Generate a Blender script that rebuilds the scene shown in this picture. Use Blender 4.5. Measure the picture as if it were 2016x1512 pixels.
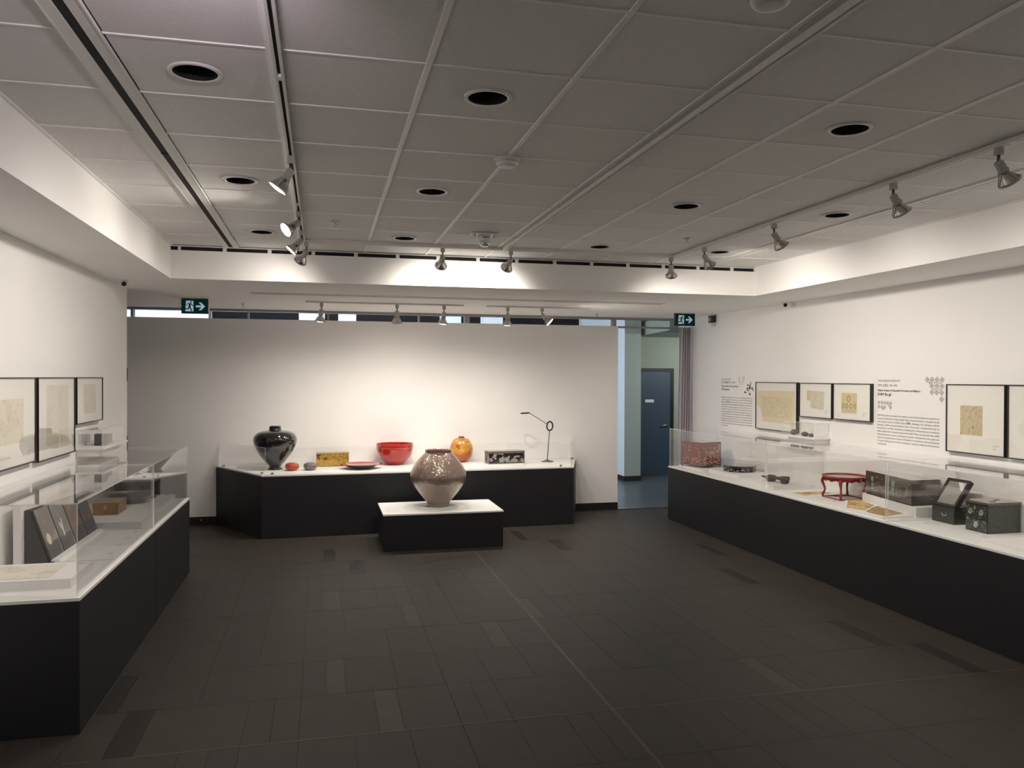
import bpy, bmesh, math, random
from mathutils import Vector, Matrix, Quaternion
random.seed(7)
PI = math.pi
S = bpy.context.scene
C = S.collection
for o in list(bpy.data.objects):
    bpy.data.objects.remove(o)

# ------------------------------------------------------------------ camera
cd = bpy.data.cameras.new('camera'); cam = bpy.data.objects.new('camera', cd); C.objects.link(cam)
cd.sensor_width = 36.0; cd.sensor_fit = 'HORIZONTAL'; cd.lens = 36.0 * 1563.92 / 2016
cd.clip_start = 0.05; cd.clip_end = 100
r0 = Vector((0.972617, -0.232389, 0.00331)); d0 = Vector((0.001329, -0.008681, -0.999961)); f0 = Vector((0.232409, 0.972584, -0.008134))
m = Matrix((( r0.x, -d0.x, -f0.x, 0.0), (r0.y, -d0.y, -f0.y, 0.0), (r0.z, -d0.z, -f0.z, 2.0), (0, 0, 0, 1)))
cam.matrix_world = m
S.camera = cam

# ------------------------------------------------------------------ world, colour, lights
w = bpy.data.worlds.new('world'); S.world = w; w.use_nodes = True
w.node_tree.nodes['Background'].inputs[0].default_value = (0.5, 0.6, 0.8, 1)
w.node_tree.nodes['Background'].inputs[1].default_value = 0.02
S.view_settings.view_transform = 'Standard'; S.view_settings.look = 'None'
S.view_settings.exposure = 0.54; S.view_settings.gamma = 1.0; S.view_settings.use_curve_mapping = False
WARM = (1.0, 0.915, 0.83)
P_LEFT, P_RIGHT, P_CROSS, P_SOFFIT = 44.0, 57.0, 42.0, 52.0
S.cycles.transparent_max_bounces = 64; S.cycles.max_bounces = 12; S.cycles.diffuse_bounces = 7
def area_light(name, loc, rot, sx, sy, power, color):
    l = bpy.data.lights.new(name, 'AREA'); l.shape = 'RECTANGLE'; l.size = sx; l.size_y = sy; l.energy = power; l.color = color
    o = bpy.data.objects.new(name, l); C.objects.link(o); o.location = loc; o.rotation_euler = rot; return o
# added cool area lights, out of view, to brighten the corridor walls
area_light('corridor_fill', (-0.4, 12.0, 3.60), (math.radians(72), 0, 0), 7.4, 0.3, 210, (0.80, 0.89, 1.0))
area_light('corridor_fill', (7.6, 13.3, 2.78), (math.radians(48), 0, 0), 1.2, 0.4, 30, (0.93, 0.97, 0.95))

# ------------------------------------------------------------------ mesh helpers
def nb(): return bmesh.new()
def bx(bm, x0, x1, y0, y1, z0, z1, mi=0):
    v = [bm.verts.new(p) for p in ((x0,y0,z0),(x1,y0,z0),(x1,y1,z0),(x0,y1,z0),(x0,y0,z1),(x1,y0,z1),(x1,y1,z1),(x0,y1,z1))]
    fs = []
    for q in ((3,2,1,0),(4,5,6,7),(0,1,5,4),(1,2,6,5),(2,3,7,6),(3,0,4,7)):
        f = bm.faces.new([v[i] for i in q]); f.material_index = mi; fs.append(f)
    return v, fs
def prism(bm, poly, z0, z1, mi=0):
    # poly counter-clockwise seen from above
    n = len(poly)
    a = [bm.verts.new((p[0], p[1], z0)) for p in poly]; b = [bm.verts.new((p[0], p[1], z1)) for p in poly]
    fs = [bm.faces.new(a[::-1]), bm.faces.new(b)]
    for i in range(n):
        fs.append(bm.faces.new((a[i], a[(i+1) % n], b[(i+1) % n], b[i])))
    for f in fs: f.material_index = mi
    return a, b
def lathe(bm, prof, seg=48, mi=0, loc=(0,0,0), cap0=True, cap1=True):
    rings = []
    for r, z in prof:
        rings.append([bm.verts.new((loc[0]+r*math.cos(2*PI*i/seg), loc[1]+r*math.sin(2*PI*i/seg), loc[2]+z)) for i in range(seg)])
    for k in range(len(rings)-1):
        a, b = rings[k], rings[k+1]
        for i in range(seg):
            f = bm.faces.new((a[i], a[(i+1)%seg], b[(i+1)%seg], b[i])); f.material_index = mi; f.smooth = True
    if cap0: f = bm.faces.new(rings[0][::-1]); f.material_index = mi
    if cap1: f = bm.faces.new(rings[-1]); f.material_index = mi
def tube(bm, pts, r, seg=10, closed=False, mi=0):
    P = [Vector(p) for p in pts]; n = len(P); rings = []
    up = None
    for i in range(n):
        if closed: t = (P[(i+1)%n]-P[i-1]).normalized()
        else: t = (P[min(i+1,n-1)]-P[max(i-1,0)]).normalized()
        if up is None:
            up = Vector((0,0,1)) if abs(t.z) < 0.9 else Vector((1,0,0))
        a = t.cross(up)
        if a.length < 1e-5: a = t.cross(Vector((0,1,0)))
        a.normalize(); b = a.cross(t).normalized(); up = b
        rr = r[i] if isinstance(r, (list, tuple)) else r
        rings.append([bm.verts.new(P[i]+a*rr*math.cos(2*PI*k/seg)+b*rr*math.sin(2*PI*k/seg)) for k in range(seg)])
    for i in range(n if closed else n-1):
        A, B = rings[i], rings[(i+1)%n]
        for k in range(seg):
            f = bm.faces.new((A[k], B[k], B[(k+1)%seg], A[(k+1)%seg])); f.smooth = True; f.material_index = mi
    if not closed:
        bm.faces.new(rings[0]).material_index = mi; bm.faces.new(rings[-1][::-1]).material_index = mi
def smooth_prof(pts, n=6):
    # Catmull-Rom through (r,z) points
    out = []
    P = [pts[0]] + list(pts) + [pts[-1]]
    for i in range(1, len(P)-2):
        for k in range(n):
            t = k/n
            q = []
            for c in (0, 1):
                p0, p1, p2, p3 = P[i-1][c], P[i][c], P[i+1][c], P[i+2][c]
                q.append(0.5*((2*p1)+(-p0+p2)*t+(2*p0-5*p1+4*p2-p3)*t*t+(-p0+3*p1-3*p2+p3)*t**3))
            out.append((max(q[0], 0.0005), q[1]))
    out.append(pts[-1])
    return out
def bevel(bm, w, seg=1):
    es = [e for e in bm.edges if e.calc_face_angle(0) > 0.5]
    bmesh.ops.bevel(bm, geom=es, offset=w, segments=seg, affect='EDGES', profile=0.5)
def obj(name, bm, mats, parent=None, fix=True, smooth_angle=None):
    if fix: bmesh.ops.recalc_face_normals(bm, faces=bm.faces)
    me = bpy.data.meshes.new(name); bm.to_mesh(me); bm.free()
    for x in (mats if isinstance(mats, (list, tuple)) else [mats]): me.materials.append(x)
    o = bpy.data.objects.new(name, me); C.objects.link(o)
    if parent: o.parent = parent
    return o
def thing(name, label, cat, loc=(0,0,0), rz=0, group=None):
    o = bpy.data.objects.new(name, None); C.objects.link(o); o.empty_display_size = 0.1
    o.location = loc; o.rotation_euler = (0, 0, rz); o['label'] = label; o['category'] = cat
    if group: o['group'] = group
    return o
def tag(o, label, cat, group=None):
    o['label'] = label; o['category'] = cat
    if group: o['group'] = group
    return o
def struct(o, label=None):
    o['kind'] = 'structure'
    if label: o['label'] = label
    return o
def sempty(name, label=None):
    o = bpy.data.objects.new(name, None); C.objects.link(o); o['kind'] = 'structure'
    if label: o['label'] = label
    return o
def dup(root, loc, rz=None, label=None, group=None):
    r = root.copy(); C.objects.link(r); r.location = loc
    if rz is not None: r.rotation_euler = (0, 0, rz)
    if label: r['label'] = label
    if group: r['group'] = group
    for ch in list(root.children):
        c = ch.copy(); C.objects.link(c); c.parent = r
        for g in list(ch.children):
            d = g.copy(); C.objects.link(d); d.parent = c
    return r

# ------------------------------------------------------------------ materials
def pm(name, col, rough=0.6, metal=0.0, var=0.0, vscale=8.0, bump=0.0, bscale=200.0, spec=None, coat=0.0, island=0.0):
    mt = bpy.data.materials.new(name); mt.use_nodes = True
    nt = mt.node_tree; n = nt.nodes; b = n['Principled BSDF']
    b.inputs['Base Color'].default_value = (*col, 1); b.inputs['Roughness'].default_value = rough; b.inputs['Metallic'].default_value = metal
    if spec is not None: b.inputs['Specular IOR Level'].default_value = spec
    if coat: b.inputs['Coat Weight'].default_value = coat; b.inputs['Coat Roughness'].default_value = 0.03
    tc = n.new('ShaderNodeTexCoord')
    if var > 0 or island > 0:
        mx = n.new('ShaderNodeHueSaturation'); mx.inputs['Color'].default_value = (*col, 1)
        ns = n.new('ShaderNodeTexNoise'); ns.inputs['Scale'].default_value = vscale; ns.inputs['Detail'].default_value = 4
        nt.links.new(tc.outputs['Object'], ns.inputs['Vector'])
        mr = n.new('ShaderNodeMapRange'); mr.inputs['From Min'].default_value = 0.3; mr.inputs['From Max'].default_value = 0.7
        mr.inputs['To Min'].default_value = 1-var; mr.inputs['To Max'].default_value = 1+var
        nt.links.new(ns.outputs['Fac'], mr.inputs['Value'])
        last = mr.outputs['Result']
        if island > 0:
            oi = n.new('ShaderNodeObjectInfo'); m2 = n.new('ShaderNodeMapRange')
            m2.inputs['To Min'].default_value = 1-island; m2.inputs['To Max'].default_value = 1+island
            nt.links.new(oi.outputs['Random'], m2.inputs['Value'])
            mu = n.new('ShaderNodeMath'); mu.operation = 'MULTIPLY'
            nt.links.new(last, mu.inputs[0]); nt.links.new(m2.outputs['Result'], mu.inputs[1]); last = mu.outputs[0]
        nt.links.new(last, mx.inputs['Value']); nt.links.new(mx.outputs['Color'], b.inputs['Base Color'])
    if bump > 0:
        nb_ = n.new('ShaderNodeTexNoise'); nb_.inputs['Scale'].default_value = bscale; nb_.inputs['Detail'].default_value = 3
        nt.links.new(tc.outputs['Object'], nb_.inputs['Vector'])
        bp = n.new('ShaderNodeBump'); bp.inputs['Strength'].default_value = bump; bp.inputs['Distance'].default_value = 0.002
        nt.links.new(nb_.outputs['Fac'], bp.inputs['Height']); nt.links.new(bp.outputs['Normal'], b.inputs['Normal'])
    return mt
def emit(name, col, s):
    mt = bpy.data.materials.new(name); mt.use_nodes = True; nt = mt.node_tree; nt.nodes.clear()
    e = nt.nodes.new('ShaderNodeEmission'); e.inputs[0].default_value = (*col, 1); e.inputs[1].default_value = s
    o = nt.nodes.new('ShaderNodeOutputMaterial'); nt.links.new(e.outputs[0], o.inputs[0]); return mt
def glass(name, tint=(0.997, 0.998, 0.996), f0=0.04, k=1.0, haze=0.0):
    mt = bpy.data.materials.new(name); mt.use_nodes = True; nt = mt.node_tree; nt.nodes.clear(); n = nt.nodes
    t = n.new('ShaderNodeBsdfTransparent'); t.inputs[0].default_value = (*tint, 1)
    g = n.new('ShaderNodeBsdfGlossy'); g.inputs['Roughness'].default_value = 0.0; g.inputs[0].default_value = (1, 1, 1, 1)
    lw = n.new('ShaderNodeLayerWeight'); lw.inputs['Blend'].default_value = 0.5
    p = n.new('ShaderNodeMath'); p.operation = 'POWER'; p.inputs[1].default_value = 5.0
    nt.links.new(lw.outputs['Facing'], p.inputs[0])
    a = n.new('ShaderNodeMath'); a.operation = 'MULTIPLY_ADD'; a.inputs[1].default_value = k*(1-f0); a.inputs[2].default_value = f0
    nt.links.new(p.outputs[0], a.inputs[0])
    mx = n.new('ShaderNodeMixShader'); nt.links.new(a.outputs[0], mx.inputs[0]); nt.links.new(t.outputs[0], mx.inputs[1]); nt.links.new(g.outputs[0], mx.inputs[2])
    o = n.new('ShaderNodeOutputMaterial'); last = mx.outputs[0]
    if haze > 0:
        df = n.new('ShaderNodeBsdfDiffuse'); df.inputs[0].default_value = (0.9, 0.9, 0.88, 1)
        m2 = n.new('ShaderNodeMixShader'); m2.inputs[0].default_value = haze
        nt.links.new(last, m2.inputs[1]); nt.links.new(df.outputs[0], m2.inputs[2]); last = m2.outputs[0]
    nt.links.new(last, o.inputs[0]); return mt
def pattern(name, base, inks, rough=0.25, kind='vor', scale=20.0, width=0.06, coat=0.6, metal=0.0, mask=None, gen=False, warp=0.15):
    # base colour with one inlay / ink pattern per (colour, scale, width, kind) entry of inks
    mt = bpy.data.materials.new(name); mt.use_nodes = True; nt = mt.node_tree; n = nt.nodes; b = n['Principled BSDF']
    b.inputs['Roughness'].default_value = rough; b.inputs['Coat Weight'].default_value = coat; b.inputs['Metallic'].default_value = metal
    tc = n.new('ShaderNodeTexCoord'); src = tc.outputs['Generated' if gen else 'Object']
    rgb = n.new('ShaderNodeRGB'); rgb.outputs[0].default_value = (*base, 1); last = rgb.outputs[0]
    ws = n.new('ShaderNodeTexNoise'); ws.inputs['Scale'].default_value = 6; nt.links.new(src, ws.inputs['Vector'])
    va = n.new('ShaderNodeVectorMath'); va.operation = 'SCALE'; va.inputs['Scale'].default_value = warp; nt.links.new(ws.outputs['Color'], va.inputs[0])
    vb = n.new('ShaderNodeVectorMath'); vb.operation = 'ADD'; nt.links.new(src, vb.inputs[0]); nt.links.new(va.outputs[0], vb.inputs[1])
    for col, sc, wd, kd, lim in inks:
        if kd == 'edge':
            v = n.new('ShaderNodeTexVoronoi'); v.feature = 'DISTANCE_TO_EDGE'; v.inputs['Scale'].default_value = sc; nt.links.new(vb.outputs[0], v.inputs['Vector'])
            f = n.new('ShaderNodeMath'); f.operation = 'LESS_THAN'; f.inputs[1].default_value = wd; nt.links.new(v.outputs['Distance'], f.inputs[0])
        elif kd == 'dot':
            v = n.new('ShaderNodeTexVoronoi'); v.inputs['Scale'].default_value = sc; nt.links.new(vb.outputs[0], v.inputs['Vector'])
            f = n.new('ShaderNodeMath'); f.operation = 'LESS_THAN'; f.inputs[1].default_value = wd; nt.links.new(v.outputs['Distance'], f.inputs[0])
        elif kd == 'wave':
            v = n.new('ShaderNodeTexWave'); v.wave_type = 'RINGS'; v.inputs['Scale'].default_value = sc; v.inputs['Distortion'].default_value = 9; v.inputs['Detail'].default_value = 2
            nt.links.new(vb.outputs[0], v.inputs['Vector'])
            f = n.new('ShaderNodeMath'); f.operation = 'GREATER_THAN'; f.inputs[1].default_value = 1-wd; nt.links.new(v.outputs['Fac'], f.inputs[0])
        else:
            v = n.new('ShaderNodeTexNoise'); v.inputs['Scale'].default_value = sc; v.inputs['Detail'].default_value = 5; nt.links.new(vb.outputs[0], v.inputs['Vector'])
            f = n.new('ShaderNodeMath'); f.operation = 'GREATER_THAN'; f.inputs[1].default_value = wd; nt.links.new(v.outputs['Fac'], f.inputs[0])
        fac = f.outputs[0]
        if lim is not None:      # (axis, min, max[, soft-noise]) bands of the object coordinate
            sx = n.new('ShaderNodeSeparateXYZ'); nt.links.new(src, sx.inputs[0])
            for ax, lo, hi in lim:
                g1 = n.new('ShaderNodeMath'); g1.operation = 'GREATER_THAN'; g1.inputs[1].default_value = lo; nt.links.new(sx.outputs[ax], g1.inputs[0])
                g2 = n.new('ShaderNodeMath'); g2.operation = 'LESS_THAN'; g2.inputs[1].default_value = hi; nt.links.new(sx.outputs[ax], g2.inputs[0])
                g3 = n.new('ShaderNodeMath'); g3.operation = 'MULTIPLY'; nt.links.new(g1.outputs[0], g3.inputs[0]); nt.links.new(g2.outputs[0], g3.inputs[1])
                g4 = n.new('ShaderNodeMath'); g4.operation = 'MULTIPLY'; nt.links.new(fac, g4.inputs[0]); nt.links.new(g3.outputs[0], g4.inputs[1]); fac = g4.outputs[0]
        mx = n.new('ShaderNodeMix'); mx.data_type = 'RGBA'; nt.links.new(fac, mx.inputs['Factor']); nt.links.new(last, mx.inputs['A'])
        mx.inputs['B'].default_value = (*col, 1); last = mx.outputs['Result']
    nt.links.new(last, b.inputs['Base Color']); return mt

M_wall = pm('wall_paint', (0.885, 0.876, 0.855), 0.75, var=0.02, vscale=1.2, bump=0.05, bscale=90)
M_soff = pm('soffit_paint', (0.92, 0.91, 0.885), 0.8, var=0.015, vscale=1.0)
M_tile = pm('ceiling_tile', (0.86, 0.848, 0.83), 0.9, var=0.03, vscale=60, bump=0.25, bscale=260, island=0.025)
M_bar = pm('grid_bar_white', (0.97, 0.965, 0.95), 0.5)
M_wht = pm('white_enamel', (0.80, 0.79, 0.76), 0.4)
M_blk = pm('slot_black', (0.006, 0.006, 0.007), 0.8)
M_plinth = pm('plinth_black', (0.009, 0.0095, 0.012), 0.55, var=0.08, vscale=3, bump=0.05, bscale=60)
M_top = pm('plinth_top_white', (0.80, 0.80, 0.785), 0.5, var=0.015, vscale=3)
M_fpl = pm('platform_white', (0.82, 0.815, 0.80), 0.55)
M_base = pm('baseboard_black', (0.02, 0.016, 0.014), 0.45)
M_metal = pm('brushed_metal', (0.62, 0.62, 0.6), 0.3, 1.0)
M_strip = pm('divider_metal', (0.22, 0.205, 0.18), 0.4, 0.6)
M_silver = pm('lamp_silver', (0.55, 0.53, 0.50), 0.22, 1.0)
M_head = pm('lamp_enamel', (0.50, 0.49, 0.46), 0.45)
M_glass = glass('acrylic_clear', haze=0.004)
M_gedge = glass('acrylic_edge', (0.93, 0.94, 0.92), 0.1, 1.0, haze=0.45)
M_wglass = glass('window_glass', (0.97, 0.98, 0.98), 0.02)
M_frame = pm('frame_black', (0.018, 0.014, 0.012), 0.4)
M_mat = pm('mount_board', (0.85, 0.835, 0.79), 0.8)
M_ink = pm('ink_black', (0.03, 0.028, 0.027), 0.7)
M_grey = pm('vinyl_grey', (0.42, 0.41, 0.39), 0.7)
M_lens = emit('lamp_lens', (1.0, 0.93, 0.82), 14.0)
M_lensd = emit('lamp_lens_soft', (1.0, 0.93, 0.82), 5.0)
M_slate = [pm('slate_mid', (0.039, 0.0325, 0.027), 0.52, var=0.12, vscale=5, bump=0.12, bscale=40, island=0.05, spec=0.35),
           pm('slate_light', (0.058, 0.050, 0.042), 0.52, var=0.12, vscale=5, bump=0.12, bscale=40, island=0.07, spec=0.35),
           pm('slate_dark', (0.021, 0.017, 0.015), 0.5, var=0.15, vscale=5, bump=0.12, bscale=40, island=0.10, spec=0.35)]
M_mortar = pm('mortar_dark', (0.024, 0.021, 0.018), 0.8)
# ================================================================== SETTING
CZ, SZ, YB = 3.238, 2.924, 11.43
XL, XR = -2.0, 5.55
# floor -------------------------------------------------------------
bm = nb(); bx(bm, -4.6, 9.0, -2.1, 16.0, -0.12, -0.0035); floor = struct(obj('floor', bm, M_mortar), 'dark grey slate tile floor with thin metal divider strips')
tile_mesh = {}
def floor_tile(x0, x1, y0, y1, shade):
    g = 0.0011
    key = (round(x1-x0, 3), round(y1-y0, 3), shade)
    if key not in tile_mesh:
        b = nb(); w2, h2 = (x1-x0)/2-g, (y1-y0)/2-g
        bx(b, -w2, w2, -h2, h2, -0.005, 0.0); me = bpy.data.meshes.new('tile'); b.to_mesh(me); b.free(); me.materials.append(M_slate[shade]); tile_mesh[key] = me
    o = bpy.data.objects.new('tile', tile_mesh[key]); C.objects.link(o); o.location = ((x0+x1)/2, (y0+y1)/2, random.uniform(-0.0006, 0.0)); o.parent = floor
UX = 0.305; X0 = 1.705
rows = [4.5+0.6163*k for k in range(-2, 9)]; rows = rows + [9.43+0.6163*k for k in range(1, 4)]
rows = [3.27, 3.885, 4.5] + [4.5+0.61625*k for k in range(1, 9)] + [10.046, 10.662, 11.278, 11.42]
ACC = {2: [(4.31, 4.44, 2), (2.88, 3.01, 1), (-1.12, -0.97, 2), (0.32, 0.46, 1)], 3: [(4.05, 4.17, 2), (-1.30, -1.19, 2), (0.03, 0.15, 1)],
       4: [(1.24, 1.39, 1)], 5: [(1.712, 1.82, 1), (0.67, 0.79, 1)], 6: [(4.04, 4.16, 2), (0.0, 0.16, 1)], 8: [(4.36, 4.47, 2), (0.28, 0.44, 2)],
       9: [(2.70, 2.84, 2), (0.02, 0.14, 2)], 10: [(2.38, 2.48, 2)]}
for r in range(len(rows)-1):
    y0, y1 = rows[r], rows[r+1]
    if y1-y0 < 0.2: continue
    k = -13
    cuts = [X0-13*UX]
    while k < 13:
        step = 2 if (random.random() < 0.20 and k != -1 and k < 12) else 1
        if step == 1 and random.random() < 0.07: cuts.append(X0+k*UX+0.1525)
        k += step; cuts.append(X0+k*UX)
    acc = ACC.get(r, [])
    for a_, b_, sh in acc:
        cuts = [c for c in cuts if not (a_-0.06 < c < b_+0.06) or abs(c-X0) < 1e-6]+[a_, b_]
    cuts.sort()
    for x0, x1 in zip(cuts[:-1], cuts[1:]):
        if x1-x0 < 0.02 or x1 <= XL-0.02 or x0 >= XR+0.02: continue
        # tiles wholly under the display plinths are not laid
        if y0 > 4.95 and y1 < 8.6 and x1 < -1.35: continue
        if x0 > 4.80 and y1 < 10.4: continue
        if y0 > 10.3 and x0 > -0.7 and x1 < 3.3: continue
        sh = 0
        for a_, b_, q in acc:
            if abs(x0-a_) < 1e-6: sh = q
        floor_tile(max(x0, -3.0), min(x1, 5.6), y0, y1, sh)
# divider strips
def strip(x0, x1, y0, y1):
    b = nb(); bx(b, x0, x1, y0, y1, -0.004, 0.0012); obj('divider_strip', b, M_strip, floor)
for dx in (-0.0055, 0.0055): strip(X0+dx-0.002, X0+dx+0.002, 3.0, 9.1)
strip(-1.30, 4.77, 4.498, 4.5022); strip(-1.0, 4.77, 9.4285, 9.4325)
b = nb(); prism(b, [(4.396, 11.40), (5.36, 11.40), (5.36, 11.435), (4.396, 11.435)], -0.004, 0.004); struct(obj('trim_1', b, pm('threshold', (0.75, 0.76, 0.78), 0.25, 1.0)), 'bright metal threshold strip in the doorway')
# floor stretch near the camera and off to the sides, too far out of view to lay singly
b = nb()
for yy in range(8):
    for kk in range(13):
        xa = X0-6.1+kk*0.61; ya = 3.27-0.616*(yy+1)
        if xa < XL-0.1 or xa > XR: continue
        bx(b, xa+.002, xa+.608, ya+.002, ya+.614, -0.012, -0.0003)
o = obj('tile_field', b, M_slate[0], floor); o['kind'] = 'stuff'
# corridor floor
b = nb(); bx(b, -4.6, 9.0, 11.45, 16.0, -0.012, 0.0); struct(obj('floor_hall', b, pm('hall_floor', (0.085, 0.095, 0.105), 0.3, var=0.1, vscale=2, bump=0.05)), 'grey corridor floor beyond the doorway')
# dark scuff arc left on the tiles by the pedestal
def ground_arc(pts, ws):
    b = nb(); L = []; R_ = []
    for i, p in enumerate(pts):
        q = pts[min(i+1, len(pts)-1)]; o_ = pts[max(i-1, 0)]
        t = Vector((q[0]-o_[0], q[1]-o_[1])).normalized(); nrm = Vector((-t.y, t.x))
        L.append(b.verts.new((p[0]+nrm.x*ws[i], p[1]+nrm.y*ws[i], 0.0006))); R_.append(b.verts.new((p[0]-nrm.x*ws[i], p[1]-nrm.y*ws[i], 0.0006)))
    for i in range(len(pts)-1): b.faces.new((R_[i], R_[i+1], L[i+1], L[i]))
    return b
pts = [(0.72, 8.10), (0.84, 8.25), (0.95, 8.38), (1.03, 8.47), (1.15, 8.58), (1.28, 8.66), (1.45, 8.72), (1.62, 8.74), (1.75, 8.70), (1.86, 8.62), (1.95, 8.50)]
obj('scuff_mark', ground_arc(pts, [0.008, 0.028, 0.012, 0.034, 0.03, 0.036, 0.014, 0.01, 0.016, 0.008, 0.008]), pm('scuff', (0.012, 0.010, 0.009), 0.5), floor)

# walls ---------------------------------------------------------------
b = nb(); bx(b, XL-0.12, XL, -2.0, 9.08, 0, SZ+0.4); struct(obj('wall_left', b, M_wall), 'white partition wall on the left')
b = nb(); bx(b, XR, XR+0.15, -2.0, YB+0.3, 0, SZ+0.4); struct(obj('wall_right', b, M_wall), 'white wall on the right')
b = nb(); bx(b, -4.5, 4.396, YB, YB+0.14, 0.0, 2.79); wb = struct(obj('wall_back', b, M_wall), 'white wall behind the central display')
b = nb(); bx(b, -4.5, 5.6, -2.1, -2.0, 0, 3.4); struct(obj('wall_front', b, M_wall))
b = nb(); bx(b, -4.62, -4.5, -2.1, 16.0, 0, 3.9); struct(obj('wall_far_left', b, M_wall))
b = nb(); bx(b, -4.4, -2.12, YB-0.012, YB-0.001, 0, 0.1); bx(b, -2.12, 4.396, YB-0.014, YB-0.001, 0, 0.10); bb = struct(obj('baseboard_back', b, M_base), 'black baseboard under the back wall')
b = nb(); bx(b, XR-0.014, XR-0.001, 10.5, YB, 0, 0.10); struct(obj('baseboard_right', b, M_base))
b = nb(); bx(b, -2.136, -2.121, -2.0, 9.08, 0, 2.9); struct(obj('trim_2', b, M_base))
# dark hinges on the partition's end
hp = sempty('trim_3', 'small black hinges on the partition end')
for z in (2.02, 1.30, 0.6):
    b = nb(); bx(b, -2.03, -1.996, 9.081, 9.10, z-0.07, z+0.07); obj('hinge', b, M_blk, hp)
# ceiling ---------------------------------------------------------------
b = nb(); bx(b, -1.39, 4.72, -2.0, 8.03, CZ+0.16, CZ+0.3); ceil_ = struct(obj('ceiling', b, M_blk), 'suspended ceiling of square mineral tiles')
GX0, GY0, G = 0.410, 3.150, 0.61
SLX = -0.85; SRX = 4.08
DL = [(-0.505, 3.46), (0.712, 3.46), (2.548, 3.46), (-0.505, 5.29), (0.712, 5.29), (2.548, 5.29), (3.79, 5.29), (-0.505, 7.12), (0.712, 7.12), (2.548, 7.12), (3.79, 7.12), (3.79, 3.46), (-0.505, 1.63), (0.712, 1.63), (2.548, 1.63)]
DR = 0.092
tmesh = {}
def ctile(x0, x1, y0, y1, hole=None):
    cx, cy = (x0+x1)/2, (y0+y1)/2
    key = (round(x1-x0, 3), round(y1-y0, 3), hole and (round(hole[0]-cx, 3), round(hole[1]-cy, 3)))
    if key not in tmesh:
        g = 0.004; w2, h2 = (x1-x0)/2-g, (y1-y0)/2-g; b = nb()
        if not hole: bx(b, -w2, w2, -h2, h2, 0.006, 0.02)
        else:
            hx, hy = hole[0]-cx, hole[1]-cy; N = 40; inner = []; outer = []; top = []
            for i in range(N):
                a = 2*PI*i/N+PI/N; c_, s_ = math.cos(a), math.sin(a)
                inner.append(b.verts.new((hx+DR*c_, hy+DR*s_, 0.006))); top.append(b.verts.new((hx+DR*c_, hy+DR*s_, 0.02)))
                tx = (w2-hx)/c_ if c_ > 0 else (-w2-hx)/c_; ty = (h2-hy)/s_ if s_ > 0 else (-h2-hy)/s_; t = min(tx, ty)
                outer.append(b.verts.new((hx+t*c_, hy+t*s_, 0.006)))
            for i in range(N):
                j = (i+1) % N; b.faces.new((inner[i], inner[j], outer[j], outer[i])); b.faces.new((inner[i], top[i], top[j], inner[j]))
            for sx, sy in ((1, 1), (-1, 1), (-1, -1), (1, -1)):
                cv = b.verts.new((sx*w2, sy*h2, 0.006)); best = None
                for i in range(N):
                    j = (i+1) % N; A, B_ = outer[i].co, outer[j].co
                    if abs(abs(A.x)-w2) < 1e-5 and abs(abs(B_.y)-h2) < 1e-5 or abs(abs(A.y)-h2) < 1e-5 and abs(abs(B_.x)-w2) < 1e-5:
                        if (A-cv.co).length+(B_-cv.co).length < 0.3: best = (i, j)
                if best: b.faces.new((outer[best[0]], outer[best[1]], cv))
        bmesh.ops.recalc_face_normals(b, faces=b.faces)
        if hole:
            for f in b.faces:
                if abs(f.normal.z) > 0.9 and f.normal.z > 0: f.normal_flip()
        me = bpy.data.meshes.new('ceiling_tile'); b.to_mesh(me); b.free(); me.materials.append(M_tile); tmesh[key] = me
    o = bpy.data.objects.new('ceiling_tile', tmesh[key]); C.objects.link(o); o.location = (cx, cy, CZ); o.parent = ceil_
for i in range(-3, 7):
    for j in range(-8, 8):
        x0, x1 = GX0+G*i, GX0+G*(i+1); y0, y1 = GY0+G*j, GY0+G*(j+1)
        y0 = max(y0, -2.0)
        if i == -3: x0, x1 = -1.39, SLX-0.075
        if i == -2: x0 = SLX+0.075
        if i == 5: x1 = SRX-0.055
        if i == 6: x0, x1 = SRX+0.055, 4.72
        hole = None
        for h in DL:
            if x0 < h[0] < x1 and y0 < h[1] < y1: hole = h
        ctile(x0, x1, y0, y1, hole)
def gbar(x0, x1, y0, y1):
    b = nb(); bx(b, x0, x1, y0, y1, CZ, CZ+0.03); obj('grid_bar', b, M_bar, ceil_)
for i in range(-1, 6): gbar(GX0+G*i-0.0115, GX0+G*i+0.0115, -2.0, 8.03)
for j in range(-8, 9):
    y = GY0+G*j
    for xa, xb in ((-1.39, SLX-0.075), (SLX+0.075, SRX-0.055), (SRX+0.055, 4.72)):
        if j < 8: b = nb(); bx(b, xa, xb, y-0.006, y+0.006, CZ+0.0015, CZ+0.03); obj('grid_bar', b, M_bar, ceil_)
b = nb(); bx(b, -1.39, -1.37, -2, 8.03, CZ, CZ+0.02); bx(b, 4.70, 4.72, -2, 8.03, CZ, CZ+0.02); obj('wall_angle', b, M_bar, ceil_)
# soffit ring (lower ceiling around the raised field)
sf = sempty('ceiling_soffit', 'lowered plaster ceiling ring around the tiled field')
b = nb(); bx(b, XL-0.12, -1.39, -2.0, 8.03, SZ, CZ+0.05); obj('soffit_panel', b, M_soff, sf)
b = nb(); bx(b, 4.72, XR+0.05, -2.0, 8.03, SZ, CZ+0.05); obj('soffit_panel', b, M_soff, sf)
b = nb(); bx(b, -4.5, XR+0.05, 8.03, YB+0.14, SZ, CZ-0.045); bx(b, -4.5, XR+0.05, 8.06, YB+0.14, CZ-0.045, CZ+0.05)
bx(b, -4.5, XL-0.12, -2.0, 8.03, SZ, CZ+0.05); obj('soffit_panel', b, M_soff, sf)
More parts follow.
